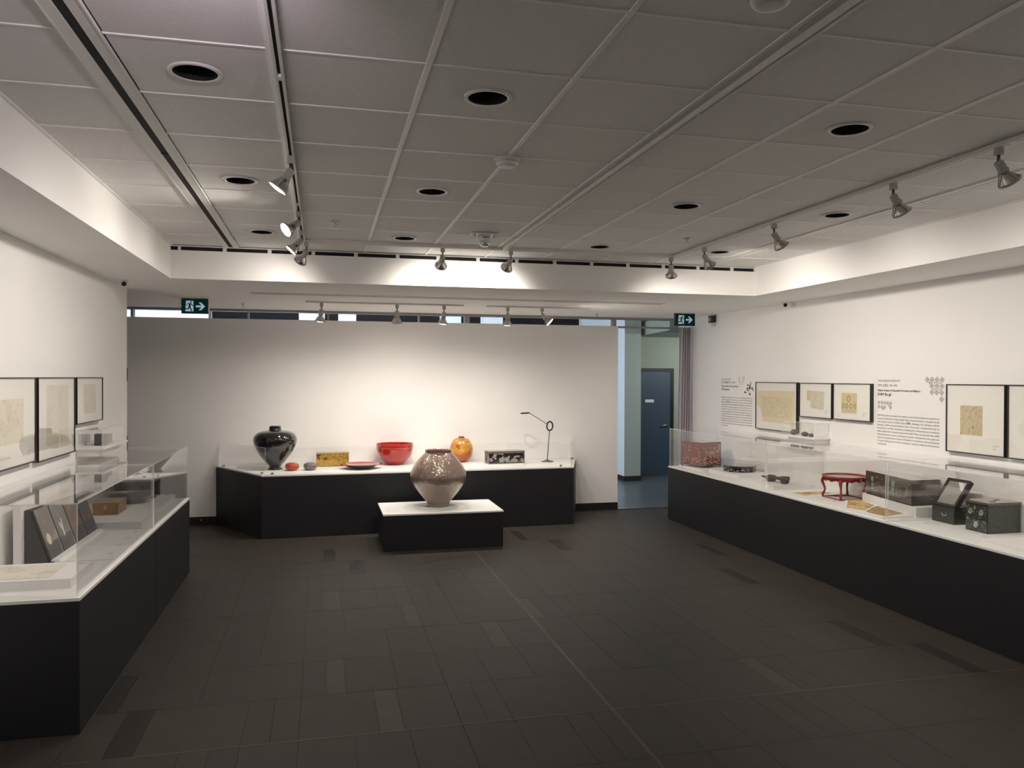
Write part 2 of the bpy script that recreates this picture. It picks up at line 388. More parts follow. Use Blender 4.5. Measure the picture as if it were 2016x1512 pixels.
# air slots in the top of the soffit face
slots = [(-1.39, -1.326)] + [(-1.30+0.4105*k, -1.30+0.4105*k+0.375) for k in range(15)]
b = nb(); bx(b, -1.39, 4.72, 8.028, 8.06, CZ-0.010, CZ+0.0); bx(b, -1.39, 4.72, 8.055, 8.06, CZ-0.045, CZ-0.01, 1)
prev = slots[0][1]
for a_, c_ in slots[1:]:
    bx(b, prev, a_, 8.029, 8.05, CZ-0.045, CZ-0.01); prev = min(c_, 4.70)
bx(b, prev, 4.72, 8.029, 8.05, CZ-0.045, CZ-0.01)
ds = thing('air_slot_row', 'row of black air slots along the top of the far soffit face', 'air vent', (0, 0, 0))
o = obj('frame', b, [M_wht, M_blk], ds)
for k, (a_, c_) in enumerate(slots):
    b = nb(); bx(b, a_, min(c_, 4.70), 8.045, 8.054, CZ-0.044, CZ-0.011); obj('slot', b, M_blk, ds)
# long linear diffusers in the tiled ceiling
def diffuser(x, hw, label, slot_w):
    t = thing('linear_diffuser', label, 'air vent', (x, 0, CZ), 0, None)
    b = nb()
    for sx in (-1, 1):
        xa, xb = sorted((sx*slot_w, sx*hw)); bx(b, xa, xb, -2.0, 8.027, -0.004, 0.012)
        xa, xb = sorted((sx*(hw-0.006), sx*hw)); bx(b, xa, xb, -2.0, 8.027, -0.0065, -0.004)
    obj('frame', b, M_wht, t)
    b = nb(); bx(b, -slot_w, slot_w, -2.0, 8.027, 0.0, 0.012); obj('slot', b, M_blk, t)
    for y in (4.75, 7.0, 2.5, 0.2):
        b = nb(); bx(b, -slot_w, slot_w, y-0.008, y+0.008, -0.004, 0.012); obj('joint', b, M_blk, t)
    return t
diffuser(SLX, 0.072, 'long white linear air diffuser with one black slot on the left of the tiled ceiling', 0.020)
diffuser(SRX, 0.054, 'long thin air diffuser on the right of the tiled ceiling, beyond the right lighting track', 0.006)
t = thing('soffit_diffuser', 'pair of fine dark air slots in the lowered ceiling before the back wall', 'air vent', (1.68, 9.2, SZ))
b = nb(); bx(b, -2.47, 2.47, -0.10, 0.10, -0.0015, 0.002); obj('frame', b, M_soff, t)
for dy in (-0.06, 0.06):
    b = nb(); bx(b, -2.45, 2.45, dy-0.017, dy+0.017, -0.0022, -0.0012); obj('slot', b, pm('slot_brown', (0.05, 0.04, 0.03), 0.8), t)
# recessed downlights
rowname = {3.46: 'nearest', 5.29: 'middle', 7.12: 'farthest', 1.63: 'overhead'}
colname = {-0.505: 'leftmost', 0.712: 'second from left', 2.548: 'third from left', 3.79: 'rightmost, beyond the right track'}
def mk_downlight(x, y):
    t = thing('downlight', 'unlit round black recessed downlight, %s row, %s' % (rowname[y], colname[x]), 'downlight', (x, y, CZ), 0, 'recessed downlights in the tiled ceiling')
    b = nb(); lathe(b, [(DR-0.004, 0.012), (DR-0.004, -0.003), (DR+0.012, -0.004), (DR+0.014, 0.005)], 48, cap0=False, cap1=False); obj('trim_ring', b, M_wht, t, fix=False)
    b = nb(); lathe(b, [(DR-0.005, -0.001), (DR-0.006, 0.10), (0.03, 0.14)], 40, cap0=False, cap1=True); obj('baffle', b, M_blk, t, fix=False)
    return t
dl0 = mk_downlight(*DL[0])
for x, y in DL[1:]:
    dup(dl0, (x, y, CZ), label='unlit round black recessed downlight, %s row, %s' % (rowname[y], colname[x]))
# glazing strip above the back wall and over the doorway ------------------
win = struct(sempty('window_1'), 'long narrow glazing strip above the back wall')
b = nb(); bx(b, -4.4, 5.36, YB, YB+0.12, 2.893, SZ); bx(b, 4.396, 5.36, YB+0.02, YB+0.10, 2.765, 2.792)
M_head2 = pm('header_grey', (0.36, 0.33, 0.31), 0.6)
obj('window_frame', b, M_head2, win)
for xm, wm, mm in ((-2.46, 0.03, M_head2), (-1.485, 0.03, M_wht), (-0.99, 0.022, M_head2), (0.08, 0.02, M_head2), (1.36, 0.02, M_head2), (2.06, 0.07, M_head2), (4.345, 0.05, M_head2)):
    b = nb(); bx(b, xm-wm/2, xm+wm/2, YB+0.01, YB+0.13, 2.79, 2.893); obj('mullion', b, mm, win)
for xa, xb in ((-4.4, -2.475), (-2.445, -1.5), (-1.47, -1.0), (-0.98, 0.07), (0.09, 1.35), (1.37, 2.02), (2.10, 4.32), (4.396, 5.36)):
    b = nb(); bx(b, xa, xb, YB+0.06, YB+0.066, 2.791, 2.893); obj('pane', b, M_wglass, win)
# corridor beyond ---------------------------------------------------------
M_hall = pm('hall_paint_green', (0.34, 0.37, 0.31), 0.7)
M_hallw = pm('hall_paint_white', (0.66, 0.69, 0.72), 0.7)
b = nb(); bx(b, -4.5, 6.02, 15.40, 15.55, 0, 3.9); wh = struct(obj('wall_hall', b, M_hallw), 'pale corridor wall seen through the glazing strip')
b = nb(); bx(b, 6.021, 8.9, 15.20, 15.4, 0, 3.9); struct(obj('wall_hall_door', b, M_hall), 'pale green corridor wall around the blue door')
b = nb(); bx(b, 8.8, 8.95, 11.4, 15.4, 0, 3.9); struct(obj('wall_hall_right', b, M_hall))
b = nb(); bx(b, 5.70, 8.9, YB+0.3, YB+0.36, 0, 3.9); struct(obj('wall_hall_near', b, M_hallw))
b = nb(); bx(b, -4.6, 9.0, YB+0.12, 15.55, 3.80, 3.9); struct(obj('ceiling_hall', b, M_hallw))
b = nb(); prism(b, [(6.22, 15.195), (5.92, 12.9), (8.7, 12.9), (8.7, 15.195)], 2.84, 3.1); struct(obj('ceiling_bulkhead', b, M_hall), 'green bulkhead above the corridor door')
b = nb(); bx(b, 5.683, 6.02, 14.42, 15.40, 0.10, 3.8); col_ = struct(obj('wall_pier', b, M_hall), 'pale pier in the corridor')
b = nb(); bx(b, 5.679, 5.683, 14.42, 15.40, 0.10, 3.8); obj('side_face', b, M_hallw, col_)
b = nb(); bx(b, 5.672, 6.03, 14.41, 15.2, 0, 0.10); bx(b, -4.4, 5.7, 15.38, 15.40, 0, 0.10); struct(obj('baseboard_hall', b, M_base))
# upper dark corridor windows
def hwin(n_, xa, xb):
    wn = sempty('window_%d' % n_, 'dark upper corridor window')
    b = nb(); bx(b, xa, xb, 15.375, 15.40, 2.85, 2.88); bx(b, xa, xb, 15.375, 15.40, 3.55, 3.58); bx(b, xa, xa+0.025, 15.375, 15.40, 2.88, 3.55); bx(b, xb-0.025, xb, 15.375, 15.40, 2.88, 3.55)
    obj('window_frame', b, M_hallw, wn)
    b = nb(); bx(b, xa+0.025, xb-0.025, 15.392, 15.399, 2.88, 3.55); obj('pane', b, pm('night_glass', (0.002, 0.002, 0.004), 0.5, spec=0.05), wn)
for n_, (xa, xb) in enumerate(((-2.02, -0.40), (0.02, 0.32), (0.60, 2.25), (2.62, 3.06), (3.46, 5.10))): hwin(n_+2, xa, xb)
# blue corridor door ---------------------------------------------------------
dr = struct(sempty('door_1'), 'dark blue corridor door with a lever handle')
M_door = pm('door_blue', (0.045, 0.072, 0.11), 0.45)
b = nb(); bx(b, 6.10, 7.06, 15.17, 15.20, 2.13, 2.20); bx(b, 6.99, 7.06, 15.17, 15.20, 0, 2.13); bx(b, 6.10, 6.16, 15.17, 15.20, 0, 2.13); obj('door_frame', b, pm('door_frame_black', (0.004, 0.005, 0.008), 0.5), dr)
b = nb(); bx(b, 6.16, 6.99, 15.18, 15.20, 0.01, 2.13); leaf = obj('door_leaf', b, M_door, dr)
b = nb(); lathe(b, [(0.03, 0), (0.03, 0.012), (0.012, 0.014), (0.012, 0.05)], 20); bmesh.ops.rotate(b, verts=b.verts, matrix=Matrix.Rotation(PI/2, 3, 'X')); tube(b, [(0, -0.045, 0), (-0.06, -0.05, 0), (-0.13, -0.045, -0.005)], 0.009)
bmesh.ops.translate(b, verts=b.verts, vec=(6.90, 15.18, 1.03)); obj('handle', b, M_metal, dr)
b = nb(); bx(b, 6.43, 6.62, 15.174, 15.18, 1.50, 1.56); pl = obj('name_plate', b, M_wht, dr)
# switch plates on the pier
t = thing('wall_switch', 'small white switch plate on the pale corridor pier', 'switch', (5.679, 14.9, 1.45))
b = nb(); bx(b, -0.012, 0, -0.05, 0.05, -0.08, 0.08); obj('plate', b, M_wht, t)
for za, zb in ((0.0, 0.04), (-0.06, -0.03)):
    b = nb(); bx(b, -0.018, -0.012, -0.02, 0.02, za, zb); obj('rocker', b, M_ink, t)
# ================================================================== TRACKS AND LAMPS
def track(name, label, x0, y0, x1, y1, z, wdt=0.036, h=0.024, slot=True):
    t = thing(name, label, 'light track', (x0, y0, z))
    L = math.hypot(x1-x0, y1-y0); t.rotation_euler = (0, 0, math.atan2(y1-y0, x1-x0))
    b = nb(); bx(b, 0, L, -wdt/2, -0.007, -h, 0); bx(b, 0, L, 0.007, wdt/2, -h, 0); bx(b, 0, L, -0.007, 0.007, -0.004, 0); obj('rail', b, M_wht, t)
    b = nb(); bx(b, 0.0, L, -0.0068, 0.0068, -0.010, -0.004); obj('slot', b, M_blk, t)
    for k in range(1, int(L/1.22)+1):
        b = nb(); bx(b, k*1.22-0.02, k*1.22+0.02, -0.0068, 0.0068, -h, -0.010); obj('joiner', b, M_wht, t)
    return t
TZ = CZ
track('light_track', 'long white lighting track left of the ceiling centre, running towards the back', -0.17, -1.5, -0.17, 7.42, TZ)
track('light_track', 'long white lighting track right of the ceiling centre, without any lamps', 1.69, -1.5, 1.69, 7.40, TZ)
track('light_track', 'long white lighting track near the right wall carrying four lamps', 3.45, -1.5, 3.45, 7.42, TZ)
track('light_track', 'white cross track parallel to the back soffit, joining the long tracks', -0.19, 7.43, 3.47, 7.43, TZ)
track('light_track', 'short white track under the low ceiling in front of the back wall, left section', -0.20, 10.0, 1.75, 10.0, SZ, h=0.018)
track('light_track', 'short white track under the low ceiling in front of the back wall, right section', 2.05, 10.0, 3.45, 10.0, SZ, h=0.018)

def lamp_head(name, label, x, y, z, d, power, scale=0.93, lens=None, group=None, spot=150, color=WARM, yaw_stem=0, size=0.045):
    """one track lamp: adapter on the rail, stem, socket, open arms, reflector bulb and lens; d = aim direction"""
    d = Vector(d).normalized()
    t = thing(name, label, 'spotlight', (x, y, z), 0, group)
    s = scale
    b = nb(); bx(b, -0.020*s, 0.020*s, -0.016*s, 0.016*s, -0.042*s, 0.0); bevel(b, 0.003); obj('adapter', b, M_head, t)
    b = nb(); lathe(b, [(0.009*s, -0.042*s), (0.009*s, -0.075*s), (0.014*s, -0.078*s), (0.014*s, -0.092*s), (0.004*s, -0.094*s)][::-1], 16); obj('stem', b, M_silver, t)
    q = Vector((0, 0, -1)).rotation_difference(d); R3 = q.to_matrix(); piv = Vector((0, 0, -0.085*s))
    def place(b):
        bmesh.ops.rotate(b, verts=b.verts, matrix=R3); bmesh.ops.translate(b, verts=b.verts, vec=piv); return b
    b = nb(); lathe(b, [(0.004*s, 0.012*s), (0.022*s, 0.008*s), (0.026*s, 0.0), (0.026*s, -0.045*s), (0.030*s, -0.05*s), (0.030*s, -0.062*s), (0.01*s, -0.063*s)][::-1], 28); obj('socket', place(b), M_head, t)
    b = nb()
    for a in (0, 2*PI/3, 4*PI/3):
        c, s_ = math.cos(a+0.5), math.sin(a+0.5)
        tube(b, [(0.028*s*c, 0.028*s*s_, -0.055*s), (0.036*s*c, 0.036*s*s_, -0.075*s), (0.060*s*c, 0.060*s*s_, -0.118*s), (0.060*s*c, 0.060*s*s_, -0.132*s)], 0.0035*s, 6)
    ring = [(0.060*s*math.cos(2*PI*k/28), 0.060*s*math.sin(2*PI*k/28), -0.130*s) for k in range(28)]
    tube(b, ring, 0.005*s, 6, closed=True); obj('arm_ring', place(b), M_head, t)
    b = nb(); lathe(b, smooth_prof([(0.014*s, -0.060*s), (0.022*s, -0.072*s), (0.040*s, -0.098*s), (0.053*s, -0.122*s), (0.054*s, -0.130*s)], 4)[::-1], 32, cap0=False, cap1=False); bulb = obj('bulb', place(b), M_silver, t)
    b = nb(); lathe(b, smooth_prof([(0.053*s, -0.130*s), (0.045*s, -0.135*s), (0.025*s, -0.139*s), (0.002*s, -0.140*s)], 3)[::-1], 32, cap0=True, cap1=False); obj('lens', place(b), lens or M_lens, t)
    if power > 0:
        l = bpy.data.lights.new('lamp_light', 'SPOT'); l.energy = power; l.color = color; l.spot_size = math.radians(spot); l.spot_blend = 1.0; l.shadow_soft_size = size
        lo = bpy.data.objects.new('lamp_light', l); C.objects.link(lo); lo.parent = t
        lo.location = piv + d*0.150*s; lo.rotation_mode = 'QUATERNION'; lo.rotation_quaternion = q
    return t
ZT = TZ-0.024
LH = [(4.55, (-0.58, 0.02, -0.82), 'white lamp on the left track, nearest of its lamps, turned to the wall', 1),
      (6.06, (-0.74, -0.42, -0.56), 'lit track lamp on the left track with its bright lens facing the viewer', 1),
      (6.83, (-0.66, -0.05, -0.72), 'last lamp on the left track before the cross track', 1)]
for y, d, lab, k in LH: lamp_head('track_lamp', lab, -0.17, y, ZT, d, P_LEFT, spot=140, lens=M_lensd if k != 1 else M_lens, group='lamps on the left track')
for y, nm in ((2.0, 'nearer the picture edge'), (0.4, 'behind the viewer')): lamp_head('track_lamp', 'lamp on the left track overhead, out of the picture, '+nm, -0.17, y, ZT, (-0.30, 0.72, -0.36) if y > 1 else (-0.8, 0.05, -0.6), P_LEFT*0.6, color=(1.0, 0.84, 0.98) if y > 1 else WARM, group='lamps on the left track')
lamp_head('track_lamp', 'track lamp at the left end of the cross track, aimed to the left', -0.14, 7.43, ZT, (-0.45, 0.55, -0.65), P_CROSS*0.4, group='lamps on the cross track')
lamp_head('track_lamp', 'left of two grey lamps hanging before the bright soffit face', 1.10, 7.43, ZT, (-0.02, 0.78, -0.62), P_CROSS, spot=132, size=0.07, group='lamps on the cross track')
lamp_head('track_lamp', 'right of two grey lamps hanging before the bright soffit face', 1.76, 7.43, ZT, (-0.18, 0.78, -0.62), P_CROSS, spot=132, size=0.07, group='lamps on the cross track')
lamp_head('track_lamp', 'lamp at the right end of the cross track near the right track', 3.42, 7.43, ZT, (0.30, 0.55, -0.80), P_CROSS*0.4, group='lamps on the cross track')
RH = [(3.47, (0.62, 0.05, -0.72), 'nearest track lamp on the right track, at the right edge of the picture'),
      (4.26, (0.56, 0.05, -0.75), 'track lamp with a small wire loop, second nearest on the right track'),
      (5.60, (0.60, 0.08, -0.72), 'third track lamp on the right track, beside the rightmost downlight'),
      (6.77, (0.62, 0.30, -0.66), 'farthest track lamp on the right track, tilted strongly to the right')]
for y, d, lab in RH:
    t = lamp_head('track_lamp', lab, 3.45, y, ZT, d, P_RIGHT*{3.47: 0.66, 4.26: 0.70, 5.60: 1.0, 6.77: 1.4}[y], group='lamps on the right track')
    if 'wire loop' in lab:
        b = nb(); tube(b, [(0.045+0.022*math.cos(2*PI*k/16), 0, -0.115+0.022*math.sin(2*PI*k/16)) for k in range(16)], 0.002, 5, closed=True); obj('wire_loop', b, M_head, t)
for y, nm in ((2.2, 'nearer the picture edge'), (0.6, 'behind the viewer')): lamp_head('track_lamp', 'lamp on the right track overhead, out of the picture, '+nm, 3.45, y, ZT, (0.70, 0.05, -0.68), P_RIGHT*0.45, group='lamps on the right track')
SH = [(-0.01, (-0.12, 0.12, -1), 'leftmost', P_SOFFIT*0.85), (0.91, (0.0, 0.35, -1), 'second from left, facing the wall', P_SOFFIT), (1.50, (-0.10, 0.10, -1), 'middle', P_SOFFIT*0.75),
      (2.33, (0.0, 0.12, -1), 'second from right', P_SOFFIT*1.15), (2.79, (0.62, -0.25, -0.62), 'rightmost, tilted, lens showing', P_SOFFIT*1.1)]
for x, d, lab, p in SH:
    lamp_head('track_lamp', 'white lamp under the low ceiling, '+lab, x, 10.0, SZ-0.018, d, p, scale=1.05, group='lamps under the low ceiling', spot=160)

# ceiling fittings -------------------------------------------------------
def smoke(x, y, label):
    t = thing('smoke_detector', label, 'smoke detector', (x, y, CZ))
    b = nb(); lathe(b, [(0.075, -0.012), (0.078, 0.0)], 32, cap0=True, cap1=True); obj('base', b, M_wht, t)
    b = nb(); lathe(b, smooth_prof([(0.004, -0.045), (0.045, -0.043), (0.062, -0.030), (0.066, -0.012)], 4), 32, cap0=True, cap1=False); obj('cover', b, M_wht, t)
    b = nb(); lathe(b, [(0.0655, -0.022), (0.067, -0.018)], 32, cap0=False, cap1=False); obj('vent_ring', b, M_grey, t)
smoke(1.02, 4.40, 'round white smoke detector on a grid crossing in the middle of the ceiling')
smoke(1.40, 2.30, 'round white smoke detector cut off by the top edge of the picture')
t = thing('fire_alarm', 'white ceiling alarm with two side lamps and a clear strobe dome', 'alarm', (1.36, 6.72, CZ))
b = nb(); bx(b, -0.115, 0.115, -0.05, 0.05, -0.012, 0); bevel(b, 0.004); obj('plate', b, M_wht, t)
b = nb(); lathe(b, [(0.045, -0.075), (0.055, -0.06), (0.058, -0.012)], 28, cap0=True); obj('housing', b, M_wht, t)
b = nb(); lathe(b, smooth_prof([(0.003, -0.115), (0.03, -0.108), (0.045, -0.09), (0.047, -0.075)], 4), 24, cap0=True, cap1=False); obj('strobe_dome', b, pm('strobe', (0.75, 0.76, 0.78), 0.12, 0.4), t)
for sx in (-1, 1):
    b = nb(); lathe(b, [(0.010, -0.042), (0.018, -0.036), (0.020, -0.012)], 16, loc=(sx*0.092, 0, 0)); obj('lamp', b, M_wht, t)
b = nb()
for k in range(4): bx(b, -0.024+0.014*k, -0.018+0.014*k, -0.0585, -0.05, -0.045, -0.03)
obj('marking', b, M_ink, t)
def sprinkler(x, y, z, label, s=1.0):
    t = thing('sprinkler', label, 'sprinkler', (x, y, z))
    b = nb(); lathe(b, [(0.034*s, -0.004), (0.036*s, 0.0)], 24); obj('escutcheon', b, M_wht, t)
    b = nb(); lathe(b, [(0.009*s, -0.022*s), (0.009*s, -0.004)], 12); tube(b, [(0.009*s, 0, -0.02*s), (0.014*s, 0, -0.032*s), (0.004*s, 0, -0.046*s)], 0.0022*s, 6); tube(b, [(-0.009*s, 0, -0.02*s), (-0.014*s, 0, -0.032*s), (-0.004*s, 0, -0.046*s)], 0.0022*s, 6); obj('body', b, M_silver, t)
    b = nb(); lathe(b, [(0.018*s, -0.050*s), (0.018*s, -0.047*s)], 16); obj('deflector', b, M_silver, t)
sprinkler(0.10, 6.52, CZ, 'small metal sprinkler head in the tiled ceiling, left of centre')
sprinkler(3.16, 6.52, CZ, 'small metal sprinkler head in the tiled ceiling, left of the right track')
sprinkler(-0.97, 10.5, SZ, 'small sprinkler under the low ceiling, right of the left exit sign')
sprinkler(3.83, 10.8, SZ, 'small sprinkler under the low ceiling, near the doorway')
def dome_cam(x, y, label, dx):
    t = thing('security_camera', label, 'camera', (x, y, SZ))
    b = nb(); lathe(b, [(0.040, -0.010), (0.050, -0.004), (0.052, 0.0)], 24); obj('base', b, M_wht, t)
    b = nb(); bmesh.ops.create_uvsphere(b, u_segments=20, v_segments=12, radius=0.036); bmesh.ops.translate(b, verts=b.verts, vec=(0, 0, -0.022)); [setattr(f, 'smooth', True) for f in b.faces]; obj('housing', b, M_wht, t)
    b = nb(); bmesh.ops.create_uvsphere(b, u_segments=16, v_segments=10, radius=0.024); bmesh.ops.translate(b, verts=b.verts, vec=(dx, -0.018, -0.034)); [setattr(f, 'smooth', True) for f in b.faces]; obj('lens_window', b, pm('lens_black', (0.01, 0.01, 0.012), 0.1), t)
dome_cam(-1.87, 8.33, 'small white dome camera under the low ceiling at the end of the left wall', 0.012)
dome_cam(5.47, 8.62, 'small white dome camera under the low ceiling by the right wall', -0.012)
t = thing('motion_sensor', 'small dark bracketed sensor high on the right wall next to the exit sign', 'sensor', (5.55, 10.55, 2.86))
b = nb(); bx(b, -0.02, -0.001, -0.03, 0.03, -0.05, 0.05); bevel(b, 0.003); obj('bracket', b, pm('sensor_brown', (0.05, 0.035, 0.03), 0.5), t)
b = nb(); bx(b, -0.085, -0.03, -0.045, 0.04, -0.055, 0.045); bevel(b, 0.012, 2); obj('body', b, pm('sensor_brown2', (0.06, 0.045, 0.04), 0.45), t)
b = nb(); tube(b, [(-0.02, 0, 0), (-0.04, 0, 0)], 0.012); obj('arm', b, M_head, t)
b = nb(); bmesh.ops.create_uvsphere(b, u_segments=16, v_segments=10, radius=0.028); bmesh.ops.translate(b, verts=b.verts, vec=(-0.083, -0.01, -0.008)); [setattr(f, 'smooth', True) for f in b.faces]; obj('lens', b, M_grey, t)

# exit signs ---------------------------------------------------------------
M_green = emit('exit_green', (0.003, 0.020, 0.013), 0.5)
M_egrn = pm('exit_case_green', (0.005, 0.03, 0.02), 0.4)
M_eblue = emit('exit_pictogram', (0.48, 0.58, 0.72), 0.42)
def poly(b, pts, y, mi=0):
    vs = [b.verts.new((p[0], y, p[1])) for p in pts]; f = b.faces.new(vs); f.material_index = mi; return f
def thick_line(b, pts, wd, y):
    for p, q in zip(pts[:-1], pts[1:]):
        d = Vector((q[0]-p[0], q[1]-p[1])); L = d.length; d.normalize(); nx, nz = -d.y*wd/2, d.x*wd/2; ex, ez = d.x*wd*0.3, d.y*wd*0.3
        poly(b, [(p[0]-nx-ex, p[1]-nz-ez), (q[0]-nx+ex, q[1]-nz+ez), (q[0]+nx+ex, q[1]+nz+ez), (p[0]+nx-ex, p[1]+nz-ez)], y)
def exit_sign(x, y, label, W):
    t = thing('exit_sign', label, 'exit sign', (x, y, SZ)); H = 0.175; h0 = -0.003-H
    b = nb(); bx(b, -W/2, W/2, -0.02, 0.02, h0, -0.003); bevel(b, 0.003); obj('case', b, M_egrn, t)
    b = nb(); bx(b, -0.05, 0.05, -0.03, 0.03, -0.004, -0.0005); bx(b, W/2, W/2+0.012, -0.03, 0.03, h0-0.004, -0.001); obj('bracket', b, M_wht, t)
    b = nb(); bx(b, -W/2+0.008, W/2-0.008, -0.0212, -0.020, h0+0.008, -0.011); obj('face_panel', b, M_green, t)
    u = W/0.30
    # door opening with the running figure left out of it, then the arrow
    b = nb(); x0, x1, z0, z1 = -0.105*u, -0.015*u, h0+0.025, -0.028; poly(b, [(x0+0.0*u, z0), (x1, z0), (x1, z1), (x0+0.008*u, z1)], -0.0215); obj('door_pictogram', b, M_eblue, t)
    b = nb(); cz = -0.062
    N = 14; poly(b, [(-0.040*u+0.010*u*math.cos(2*PI*k/N), -0.043+0.009*math.sin(2*PI*k/N)) for k in range(N)], -0.0218)
    thick_line(b, [(-0.052*u, -0.062), (-0.060*u, -0.095)], 0.022*u, -0.0218)               # trunk
    thick_line(b, [(-0.048*u, -0.060), (-0.030*u, -0.078), (-0.010*u, -0.082)], 0.008*u, -0.0219)   # front arm
    thick_line(b, [(-0.055*u, -0.058), (-0.082*u, -0.062), (-0.092*u, -0.082)], 0.008*u, -0.0220)   # back arm
    thick_line(b, [(-0.056*u, -0.095), (-0.046*u, -0.120), (-0.034*u, -0.148)], 0.012*u, -0.0219)   # front leg
    thick_line(b, [(-0.062*u, -0.095), (-0.068*u, -0.122), (-0.108*u, -0.124)], 0.012*u, -0.0220)   # back leg
    obj('running_figure', b, M_green, t)
    b = nb(); ax = 0.012*u; zc = -0.092
    poly(b, [(ax, zc-0.012), (ax+0.062*u, zc-0.012), (ax+0.030*u, zc-0.046), (ax+0.060*u, zc-0.046), (ax+0.104*u, zc), (ax+0.060*u, zc+0.046), (ax+0.030*u, zc+0.046), (ax+0.062*u, zc+0.012), (ax, zc+0.012)], -0.0215)
    obj('arrow', b, M_eblue, t)
exit_sign(-1.47, 10.06, 'green running figure exit sign with right arrow, at the left above the back wall', 0.30)
exit_sign(5.03, 10.47, 'green running figure exit sign with right arrow, at the right above the doorway', 0.305)
# curtain -------------------------------------------------------------------
t = thing('curtain', 'pinkish grey pleated curtain drawn to the right side of the doorway', 'curtain', (5.45, 11.28, 0))
b = nb(); N = 90; cols = []
for k in range(N+1):
    u = k/N; px = -0.10+0.185*u; py = 0.035*math.sin(u*2*PI*5.5)+0.012*math.sin(u*2*PI*13+1); row = []
    for j in range(9):
        z = 0.02+(2.775-0.02)*j/8; fl = 1.0+0.12*math.sin(j*0.9+u*5)
        row.append(b.verts.new((px-(8-j)*0.006*(1-u), py*fl, z)))
    cols.append(row)
for k in range(N):
    for j in range(8):
        f = b.faces.new((cols[k][j], cols[k+1][j], cols[k+1][j+1], cols[k][j+1])); f.smooth = True
M_cur = pm('curtain_fabric', (0.74, 0.68, 0.70), 0.85, var=0.05, vscale=30)
_n = M_cur.node_tree.nodes; _tr = _n.new('ShaderNodeBsdfTranslucent'); _tr.inputs[0].default_value = (0.72, 0.68, 0.72, 1); _mx = _n.new('ShaderNodeMixShader'); _mx.inputs[0].default_value = 0.45
_lk = M_cur.node_tree.links; _lk.new(_n['Principled BSDF'].outputs[0], _mx.inputs[1]); _lk.new(_tr.outputs[0], _mx.inputs[2]); _lk.new(_mx.outputs[0], _n['Material Output'].inputs[0])
cu = obj('fabric', b, M_cur, t)
md = cu.modifiers.new('s', 'SOLIDIFY'); md.thickness = 0.003
b = nb(); tube(b, [(-0.13, 0, 2.782), (0.09, 0, 2.782)], 0.006); obj('rail', b, M_wht, t)
# ================================================================== PLINTHS
def plinth_box(name, label, poly_, z, lip=0.0, joints=()):
    t = thing(name, label, 'plinth', (0, 0, 0))
    b = nb(); prism(b, poly_, 0.001, z-0.022); obj('body', b, M_plinth, t)
    cx = sum(p[0] for p in poly_)/len(poly_); cy = sum(p[1] for p in poly_)/len(poly_)
    b = nb(); prism(b, poly_, z-0.022, z-0.017); obj('shadow_gap', b, M_ink, t)
    b = nb(); prism(b, [(p[0]+(lip if p[0] > cx else -lip), p[1]-(lip if p[1] < cy else 0)) for p in poly_], z-0.017, z); obj('top_board', b, M_top, t)
    return t
ZL, ZR, ZB, ZP = 0.762, 0.752, 0.785, 0.427
pl = plinth_box('long_plinth', 'long black plinth with white top along the left wall', [(-1.995, 4.86), (-1.315, 4.86), (-1.315, 8.64), (-1.995, 8.64)], ZL)
b = nb(); bx(b, -1.3155, -1.314, 6.945, 6.951, 0.0, ZL-0.02); obj('panel_joint', b, M_blk, pl)
plinth_box('long_plinth', 'long black plinth with white top along the right wall', [(4.785, 2.6), (5.548, 2.6), (5.548, 10.46), (4.785, 10.46)], ZR)
plinth_box('wide_plinth', 'wide black plinth with angled ends in front of the back wall', [(-0.72, 10.20), (3.345, 10.35), (3.72, 11.42), (-1.40, 11.42)], ZB)
pp = plinth_box('low_pedestal', 'low black pedestal with white top standing in front of the wide plinth', [(0.685, 9.16), (2.085, 9.16), (2.085, 10.04), (0.685, 10.04)], ZP, lip=0.006)
# ================================================================== ACRYLIC COVERS
def pane_v(b, p, q, z0, z1, th=0.007):
    d = Vector((q[0]-p[0], q[1]-p[1], 0)).normalized(); n = Vector((-d.y, d.x, 0))*th/2
    A = [(p[0]-n.x, p[1]-n.y), (q[0]-n.x, q[1]-n.y), (q[0]+n.x, q[1]+n.y), (p[0]+n.x, p[1]+n.y)]
    prism(b, A, z0, z1)
    for f in b.faces:
        fn = f.normal if f.normal.length > 0 else None
    b.faces.ensure_lookup_table()
    for f in b.faces: f.normal_update()
    for f in b.faces:
        if abs(f.normal.dot(n.normalized())) < 0.5: f.material_index = 1
def cover(name, label, x0, x1, y0, y1, z0, z1, th=0.007, group=None, top=True):
    t = thing(name, label, 'display cover', ((x0+x1)/2, (y0+y1)/2, z0), 0, group); w2, h2, H = (x1-x0)/2, (y1-y0)/2, z1-z0
    for p, q in (((-w2, -h2+th), (-w2, h2-th)), ((w2, -h2+th), (w2, h2-th)), ((-w2, -h2), (w2, -h2)), ((-w2, h2), (w2, h2))):
        b = nb(); pane_v(b, p, q, 0.0005, H-th, th); obj('pane', b, [M_glass, M_gedge], t, fix=True)
    b = nb(); bx(b, -w2-th/2, w2+th/2, -h2-th/2, h2+th/2, H-th, H)
    for f in b.faces:
        f.normal_update()
        if abs(f.normal.z) < 0.5: f.material_index = 1
    obj('top_pane', b, [M_glass, M_gedge], t)
    return t
cover('acrylic_cover', 'clear acrylic cover on the left plinth, nearest the viewer', -1.975, -1.335, 4.885, 6.925, ZL, 1.29)
cover('acrylic_cover', 'clear acrylic cover on the left plinth, farther one by the wall end', -1.975, -1.335, 6.965, 8.61, ZL, 1.29)
cover('acrylic_cover', 'clear acrylic cover on the right plinth, farthest, over the red chest', 4.80, 5.535, 7.935, 10.44, ZR, 1.285)
